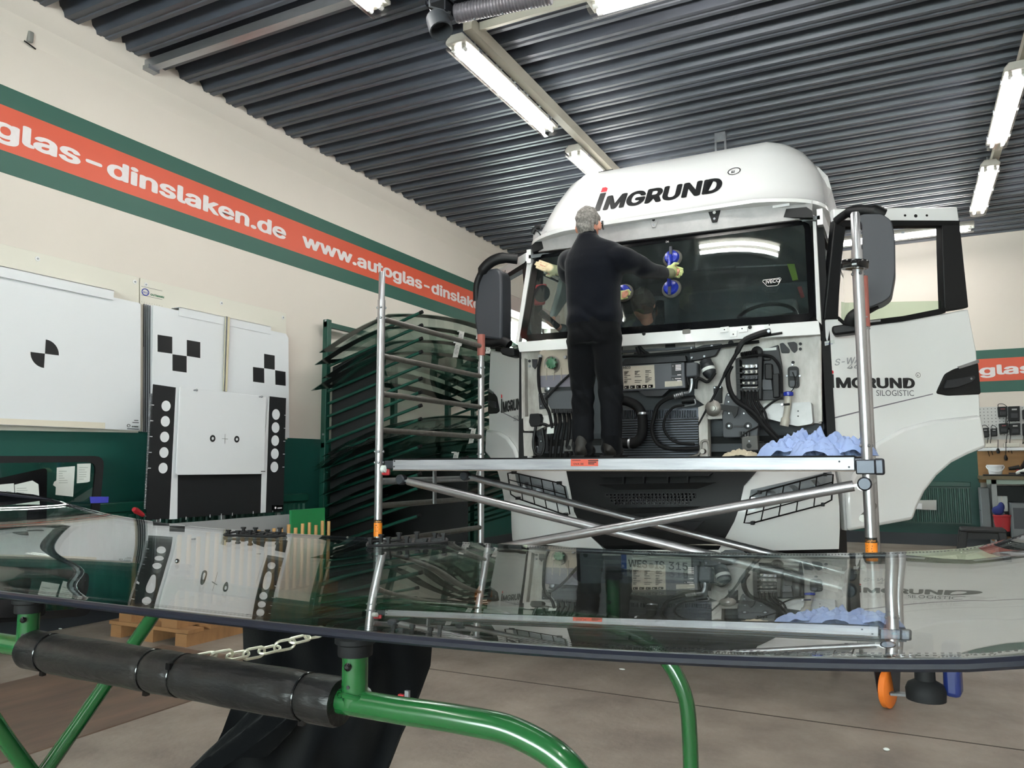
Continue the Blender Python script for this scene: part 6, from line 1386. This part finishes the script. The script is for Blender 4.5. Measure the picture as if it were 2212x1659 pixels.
# black plastic sensor brackets on the glass
def bracket(px, py, L, Wd, ang, lab, seed, wide):
    rr = random.Random(seed); c = P(px, py, 'z', .895); 
    def on(u, v, h=0):
        x = c.x+math.cos(ang)*u-math.sin(ang)*v; y = c.y+math.sin(ang)*u+math.cos(ang)*v
        t_ = (y-.688)/(1.655-.688); return V((x, y, gz(x, t_)+.002+h))
    t = thing('sensor_bracket', lab, 'bracket', c, 'black plastic brackets lying on the windscreen')
    ol = rounded([(-L, -Wd), (L, -Wd*.8), (L, Wd*.8), (-L, Wd)], Wd*.7, 5)
    q = MB(); q.tube([on(u, v, .003) for u, v in ol], .0035, 6, closed=True); q.build('frame', BLACK, t)
    q = MB(); q.tube([on(-L*.35+.6*Wd*math.cos(i*PI/12), .6*Wd*math.sin(i*PI/12), .004) for i in range(24)], .003, 6, closed=True); q.build('ring', BLACK, t)
    for u, v0, v1 in ((L*.15, -Wd*.85, Wd*.85), (L*.55, -Wd*.8, Wd*.8)): MB().bar(on(u, v0, .004), on(u, v1, .004), .006, .005).build('rib', BLACK, t)
    for v in (-Wd*.3, Wd*.35): MB().bar(on(L*.0, v, .004), on(L*.95, v, .004), .005, .005).build('rib', BLACK, t)
    for k in range(9):
        u = (-.92+.23*k)*L; v = Wd*(.75 if k % 2 else -.75)*(.9 if abs(u) < L*.8 else .5); h = rr.uniform(.010, .019)*wide
        q = MB().obox(on(u, v, h/2), (.004, 0, 0), (0, .0025, 0), (0, 0, h/2)).obox(on(u, v, h), (.006, 0, 0), (0, .004, 0), (0, 0, .0022)); q.build('clip', BLACK, t)
    return t
bracket(552, 1172, .088, .034, .10, 'smaller black sensor bracket near the far edge of the windscreen', 3, 1.0)
bt = bracket(880, 1190, .095, .040, .55, 'larger black sensor bracket with raised clips lying on the windscreen', 5, 1.1)
p = P(946, 1172, 'z', .90); q = MB(); q.lathe(p, (0, 0, 1), [(.012, 0), (.009, .006), (.004, .022), (.003, .024)], 10); q.build('peg', BLACK, bt)
# small suction foot under the right end
p = P(2000, 1498, 'y', .95); t = thing('suction_holder', 'black rubber suction holder with blue wing under the right edge of the windscreen', 'suction holder', p)
zt_ = gz(p.x, .27)-.007
MB().lathe(p, (0, 0, 1), [(.012, -.006), (.019, -.006), (.0195, .004), (.017, .010), (.010, .014), (.0095, max(.03, zt_-p.z))], 22).build('rubber_foot', RUBBER, t)
q = MB(); q.obox(p+V((.026, .012, .026)), (.008, -.002, 0), (.002, .012, 0), (0, 0, .028)); q.build('blue_wing', mat('dark_blue', '15204f', .35), t, bev=.005)
MB().lathe(p+V((.024, -.002, .034)), (.2, -1, .1), [(.003, 0), (.003, .004)], 8).build('screw', STEEL, t)
# jacket hanging under the glass
jk = thing('jacket', 'black work jacket hanging from the stand below the foreground windscreen', 'jacket', P(680, 1500, 'y', 1.3))
YJ = 1.30
def jf(u, v):
    L = [(524, 1340), (526, 1420), (510, 1500), (480, 1580), (452, 1640), (430, 1720)]; Rr = [(930, 1360), (924, 1440), (895, 1520), (862, 1590), (835, 1660), (800, 1740)]
    k = min(int(v*5), 4); f = v*5-k; a = (L[k][0]*(1-f)+L[k+1][0]*f, L[k][1]*(1-f)+L[k+1][1]*f); b = (Rr[k][0]*(1-f)+Rr[k+1][0]*f, Rr[k][1]*(1-f)+Rr[k+1][1]*f)
    x = a[0]+(b[0]-a[0])*u; y = a[1]+(b[1]-a[1])*u
    dep = .035*math.sin(u*10+v*3)*(.4+.6*v)+.014*math.sin(u*23-v*6)+.06*math.sin(PI*u)
    p = P(x, y, 'y', YJ-dep); return p
MB().slab(jf, 60, 30, lambda u, v: (0, .06*math.sin(PI*u)+.01, 0)).build('jacket_body', JACK, jk)
q = MB(); sl = [P(640, 1480, 'y', 1.24), P(590, 1545, 'y', 1.2), P(540, 1600, 'y', 1.16), P(490, 1650, 'y', 1.14)]
def sf2(u, v):
    k = min(int(v*3), 2); f = v*3-k; c = sl[k].lerp(sl[k+1], f); a = 2*PI*u; r_ = .05+.035*v
    return c+V((1, .3, .35)).normalized()*r_*math.cos(a)*1.15+V((0, 1, 0))*r_*.7*math.sin(a)+V((0, 0, .008*math.sin(5*a+v*6)))
q.grid(sf2, 32, 14, True); q.build('sleeve', JACK, jk)
p = P(880, 1503, 'y', 1.2); zp = MB().obox(p, (.004, 0, 0), (0, .003, 0), (0, 0, .009)).build('zip_pull', STEEL, jk); MB().obox(p+V((-.012, 0, -.002)), (.006, 0, 0), (0, .003, 0), (0, 0, .003)).build('red_tag', RED, jk)
# little bits on the floor
for k, (x, y, lb) in enumerate(((1915, 1622, 'pale pebble on the concrete at the lower right'), (1344, 1448, 'scrap of white paper on the concrete below the windscreen'), (130, 1360, 'scrap of white paper on the concrete at the left'))):
    c = P(x, y, 'z', 0); q = MB(); q.ell(c+V((0, 0, .006)), (.012, .009, .006) if k == 0 else (.018, .008, .004), 8, 6); tag(q.build('pebble' if k == 0 else 'paper_scrap', PAPER), lb, 'pebble' if k == 0 else 'paper')
# ------------------------------------------------------------------ bench corner at the back right
def B_(x, y, Y=YB): return P(x, y, 'y', Y)
PEG = mat('pegboard_grey', 'c9cac8', .5)
a = B_(2112, 880); pgx0, pgx1, pz1, pz0 = .845, 2.9, a.z, B_(2120, 950).z
t = thing('pegboard', 'pale grey pegboard with rows of holes on the back wall', 'pegboard', (1.8, YB, pz0)); MB().box((pgx0, YB-.02, pz0), (pgx1, YB-.006, pz1)).build('board', PEG, t)
q = MB(); 
for i in range(46):
    for j in range(9): q.lathe((pgx0+.022+i*.044, YB-.0205, pz1-.025-j*.044), (0, -1, 0), [(.006, 0), (.006, .001)], 6)
q.build('peg_holes', DGREY, t)['kind'] = 'stuff'
wz = B_(2120, 975, YB).z; wz0 = .86
tag(MB().box((.845, YB-.03, wz0), (2.9, YB-.006, wz)).build('wood_panel', mat('plywood', 'a57c4e', .6, var=.25, vscale=3, stretch=(.4, 1, 4))), 'brown plywood panel on the back wall behind the workbench', 'panel')
t = thing('power_rail', 'white trunking of power sockets under the pegboard', 'power rail', (1.8, YB-.06, wz)); MB().box((.85, YB-.09, wz+.005), (2.9, YB-.02, wz+.045)).build('rail', WHITEP, t, bev=.006)
for k in range(8): MB().box((.9+k*.25, YB-.085, wz+.05), (1.08+k*.25, YB-.02, wz+.105)).build('socket_block', CREAM, t, bev=.008)
CHG = 'battery chargers on the pegboard'
defs = [([(2155, 879), (2176, 878), (2176, 900), (2157, 901)], 'upper left charger with a wire loop above it on the pegboard'), ([(2178, 878), (2203, 877), (2203, 909), (2179, 910)], 'upper right charger with a round battery on the pegboard'), ([(2158, 915), (2178, 914), (2178, 936), (2160, 937)], 'lower charger with a red stripe on the pegboard'), ([(2181, 915), (2204, 914), (2204, 939), (2182, 940)], 'lower charger with a pale logo on the pegboard'), ([(2121, 925), (2136, 924), (2137, 944), (2122, 946)], 'small charger hanging next to the truck door edge'), ([(2140, 926), (2154, 925), (2155, 942), (2141, 943)], 'small charger with silver label between two others'), ([(2209, 885), (2232, 884), (2232, 905), (2210, 906)], 'charger cut by the right picture edge'), ([(2209, 915), (2232, 914), (2232, 940), (2210, 941)], 'lower charger cut by the right picture edge')]
for k, (pol, lb) in enumerate(defs):
    c = B_(pol[3][0], pol[3][1], YB-.02); t = thing('battery_charger', lb, 'charger', c, CHG)
    plate(pol, YB-.09, .07, r=1.5).build('charger_body', BLACK, t, bev=.008)
    x0_ = pol[0][0]; y0_ = pol[0][1]; w_ = pol[1][0]-x0_; h_ = pol[3][1]-y0_
    plate([(x0_+w_*.3, y0_+h_*.15), (x0_+w_*.75, y0_+h_*.14), (x0_+w_*.75, y0_+h_*.25), (x0_+w_*.3, y0_+h_*.26)], YB-.0915, .003).build('label', mat('label_red', '6d2a30', .5) if k in (0, 2) else mat('label_grey', '9a9a98', .5), t)
    plate([(x0_+w_*.25, y0_+h_*.45), (x0_+w_*.85, y0_+h_*.45), (x0_+w_*.85, y0_+h_*.8), (x0_+w_*.25, y0_+h_*.8)], YB-.10, .02).build('battery_slot', DGREY, t, bev=.003)
    x = x0_+w_*(.1 if k % 2 else .9)
    pt([(x, y0_+h_), (x-2, y0_+h_+18), (x+3, y0_+h_+40 if k in (2, 3, 4, 5) else y0_+h_+8)], YB-.07, .004, 6).build('cable', RUBBER, t)
    if k in (0, 4, 5): pt([(x0_+1, y0_), (x0_+2, y0_-6), (x0_+w_*.6, y0_-6), (x0_+w_, y0_)], YB-.05, .004, 6).build('cable', RUBBER, t)
# bench
BX0, BX1, BY0, BY1, BZ = .83, 2.9, 11.55, YB-.04, .955
t = thing('workbench', 'workbench with wooden top and grey steel legs at the right edge', 'workbench', (1.8, 11.9, 0))
MB().box((BX0, BY0, BZ-.045), (BX1, BY1, BZ)).build('worktop', mat('bench_wood', '6b6048', .6, var=.3, vscale=4), t, bev=.004)
LEG = mat('bench_grey', '8d9291', .5)
MB().box((BX0+.05, BY0+.02, BZ-.10), (BX1, BY0+.06, BZ-.045)).build('front_rail', mat('bench_green_grey', '8ea094', .5), t)
for x in (BX0+.10, BX0+.52, BX0+1.2, BX1-.08):
    for y_ in (BY0+.02, BY1-.08): MB().box((x, y_, 0), (x+.055, y_+.05, BZ-.045)).build('leg', LEG, t)
MB().box((BX0+.08, BY0+.08, .14), (BX1, BY1-.02, .17)).build('lower_shelf', PWOOD, t)
def item(name, lab, cat, box, m, group=None, bev=.008, parts=()):
    t = thing(name, lab, cat, ((box[0][0]+box[1][0])/2, (box[0][1]+box[1][1])/2, box[0][2]), group); MB().box(*box).build(parts[0] if parts else 'body', m, t, bev=bev); return t
CR = mat('crate_grey', '6f7477', .55)
t = item('crate', 'tall grey crate under the left end of the workbench', 'crate', ((BX0-.01, BY0+.25, .172), (BX0+.09, BY1-.1, .80)), CR); MB().box((BX0-.012, BY0+.30, .50), (BX0-.008, BY1-.15, .51)).build('ridge', DGREY, t)
t = item('crate', 'grey folding crate beside the middle bench leg', 'crate', ((BX0+.30, BY0+.10, .172), (BX0+.47, BY0+.45, .62)), CR); MB().box((BX0+.32, BY0+.094, .3), (BX0+.45, BY0+.1, .56)).build('crate_panel', GREYP, t)
t = item('carton', 'white carton under the workbench behind the front leg', 'carton', ((BX0+.17, BY0+.3, .50), (BX0+.29, BY0+.48, .70)), PAPER); MB().box((BX0+.22, BY0+.297, .5), (BX0+.23, BY0+.3, .7)).build('carton_tape', CREAM, t)
t = item('black_case', 'black case on the shelf under the workbench', 'case', ((BX0+.17, BY0+.50, .172), (BX0+.50, BY1-.10, .82)), BLACK); MB().box((BX0+.28, BY0+.48, .5), (BX0+.40, BY0+.5, .53)).build('case_handle', DGREY, t)
p = B_(2150, 1125, BY0-.02); c = (BX0+.22, BY0-.07, p.z)
t = thing('red_basket', 'red plastic basket hanging at the workbench front', 'basket', (BX0+.18, BY0-.08, .30)); MB().lathe((BX0+.18, BY0-.10, .28), (0, 0, 1), [(.075, 0), (.095, .18), (.10, .185), (.10, .20), (.085, .2), (.07, .01)], 16).build('basket', RED, t); MB().box((BX0+.14, BY0-.02, .45), (BX0+.22, BY0+.02, .50)).build('hook', DSTEEL, t)
t = thing('blue_rag', 'dark blue rag stuffed above the red basket', 'rag', (BX0+.12, BY0-.08, .49)); q = MB(); q.ell((BX0+.14, BY0-.1, .53), (.07, .05, .06), 10, 8); q.ell((BX0+.18, BY0-.09, .58), (.04, .04, .06), 10, 8); fused(q, .012, 'cloth', mat('rag_blue', '26306a', .9), t)
t = thing('drawer_rack', 'rack of red storage bins under the workbench', 'rack', (BX0+.85, BY0+.2, .172)); MB().box((BX0+.62, BY0+.12, .172), (BX0+1.15, BY0+.5, .80)).build('rack_frame', DGREY, t)
for k in range(5):
    for j in range(2): o = MB().prism([(BX0+.66+.24*j, BY0+.02, .20+.118*k), (BX0+.66+.24*j, BY0+.12, .185+.118*k), (BX0+.66+.24*j, BY0+.12, .285+.118*k), (BX0+.66+.24*j, BY0+.05, .25+.118*k)], (.22, 0, 0)).build('bin', mat('bin_red', '9c2a31', .4), t, bev=.004); MB().box((BX0+.73+.24*j, BY0+.02, .235+.118*k), (BX0+.80+.24*j, BY0+.035, .25+.118*k)).build('bin_label', LETTER, o)
for k in range(2): item('grey_bin', ('grey narrow crate right of the front bench leg', 'second grey crate right of the front bench leg')[k], 'crate', ((BX0+.58, BY0+.02+.25*k, .172), (BX0+.615, BY0+.2+.25*k, .66)), CR)
p = B_(2149, 1000, BY0+.25); bz = BZ
t = thing('white_bucket', 'white plastic bucket with handle on the workbench', 'bucket', (p.x, BY0+.25, BZ)); MB().lathe((p.x, BY0+.25, BZ+.002), (0, 0, 1), [(.07, 0), (.085, .12), (.095, .122), (.095, .14), (.08, .14)], 22).build('pail', WHITEP, t); MB().tube([V((p.x+.098*math.cos(g), BY0+.25-.1*math.sin(g), BZ+.125-.07*math.sin(g))) for g in [i*PI/10 for i in range(11)]], .007, 6).build('bail_handle', WHITEP, t)
t = thing('black_tray', 'flat black mat with tools on the workbench front', 'tray', (1.2, BY0+.1, BZ)); MB().box((BX0+.02, BY0+.02, BZ+.001), (BX0+.62, BY0+.14, BZ+.022)).build('mat_slab', BLACK, t, bev=.006); MB().bar((BX0+.3, BY0+.05, BZ+.035), (BX0+.55, BY0+.1, BZ+.035), .03, .02).build('tool_bar', DGREY, t)
p = B_(2190, 1000, BY0+.35); t = thing('drill', 'dark cordless drill lying on the workbench', 'drill', (p.x, BY0+.35, BZ)); MB().tube([V((p.x-.06, BY0+.35, BZ+.09)), V((p.x+.06, BY0+.35, BZ+.11))], [.02, .032], 12).build('drill_body', BLACK, t, bev=.002); MB().bar((p.x+.03, BY0+.35, BZ+.10), (p.x+.05, BY0+.35, BZ+.015), .035, .03).build('drill_grip', RED, t); MB().box((p.x+.0, BY0+.32, BZ+.001), (p.x+.1, BY0+.38, BZ+.03)).build('drill_battery', BLACK, t, bev=.004)
p = B_(2205, 1008, BY0+.12); t = thing('work_gloves', 'pale work gloves lying at the right end of the bench', 'gloves', (p.x, BY0+.1, BZ)); q = MB(); q.ell((p.x, BY0+.1, BZ+.05), (.05, .05, .03), 10, 8); q.tube([(p.x-.02, BY0+.08, BZ+.05), (p.x-.07, BY0+.05, BZ+.03)], [.03, .018], 8); q.tube([(p.x+.02, BY0+.1, BZ+.06), (p.x+.08, BY0+.1, BZ+.09)], [.03, .035], 8); fused(q, .012, 'glove_pair', PAPER, t); q = MB(); q.ell((p.x+.005, BY0+.05, BZ+.045), (.03, .012, .012), 10, 6); q.build('glove_palm', BLACK, t)
p = B_(2225, 985, BY0+.4); t = thing('tool_bag', 'black bag standing on the bench at the right picture edge', 'bag', (p.x, BY0+.4, BZ)); MB().prism([(p.x-.13, BY0+.35, BZ+.001), (p.x+.2, BY0+.35, BZ+.001), (p.x+.2, BY0+.35, BZ+.3), (p.x-.02, BY0+.35, BZ+.26), (p.x-.1, BY0+.35, BZ+.12)], (0, .2, 0)).build('bag_body', BLACK, t, bev=.02); MB().tube([(p.x, BY0+.45, BZ+.26), (p.x+.03, BY0+.45, BZ+.36), (p.x+.14, BY0+.45, BZ+.37), (p.x+.18, BY0+.45, BZ+.3)], .012, 8).build('bag_strap', RUBBER, t)
for k, (x, y0_, y1_, lb) in enumerate(((2156, 950, 975, 'black mains plug hanging in front of the plywood panel'), (2173, 955, 990, 'bulb holder hanging on a wire in front of the plywood panel'))):
    a = B_(x, y0_, YB-.1); b = B_(x, y1_, YB-.1); t = thing('hanging_plug', lb, 'plug', b); MB().cyl(a, b+V((0, 0, .02)), .004, 6).build('wire', RUBBER, t); MB().tube([b+V((0, 0, .04)), b, b-V((0, 0, .03))], [.012, .024, .015], 10).build('plug_body', BLACK, t)
# black step stool
c = P(2120, 1190, 'z', 0); sx_, sy_ = .60, 10.7
p = P(2122, 1142, 'y', 10.6); sx_ = p.x; zt_ = p.z
t = thing('step_stool', 'low black plastic step stool in front of the workbench', 'stool', (sx_, 10.75, 0))
MB().box((sx_-.22, 10.58, zt_-.05), (sx_+.24, 10.95, zt_)).build('stool_top', mat('stool_black', '232426', .6), t, bev=.02)
for e in (-1, 1):
    for y_ in (10.58, 10.89): MB().prism([(sx_+.23*e, y_, zt_-.04), (sx_+.15*e, y_, zt_-.04), (sx_+.19*e, y_, .0), (sx_+.27*e, y_, .0)], (0, .06, 0)).build('leg', mat('stool_black', '232426', .6), t, bev=.008)
MB().box((sx_-.17, 10.60, zt_-.12), (sx_+.19, 10.63, zt_-.05)).build('apron', mat('stool_black', '232426', .6), t)
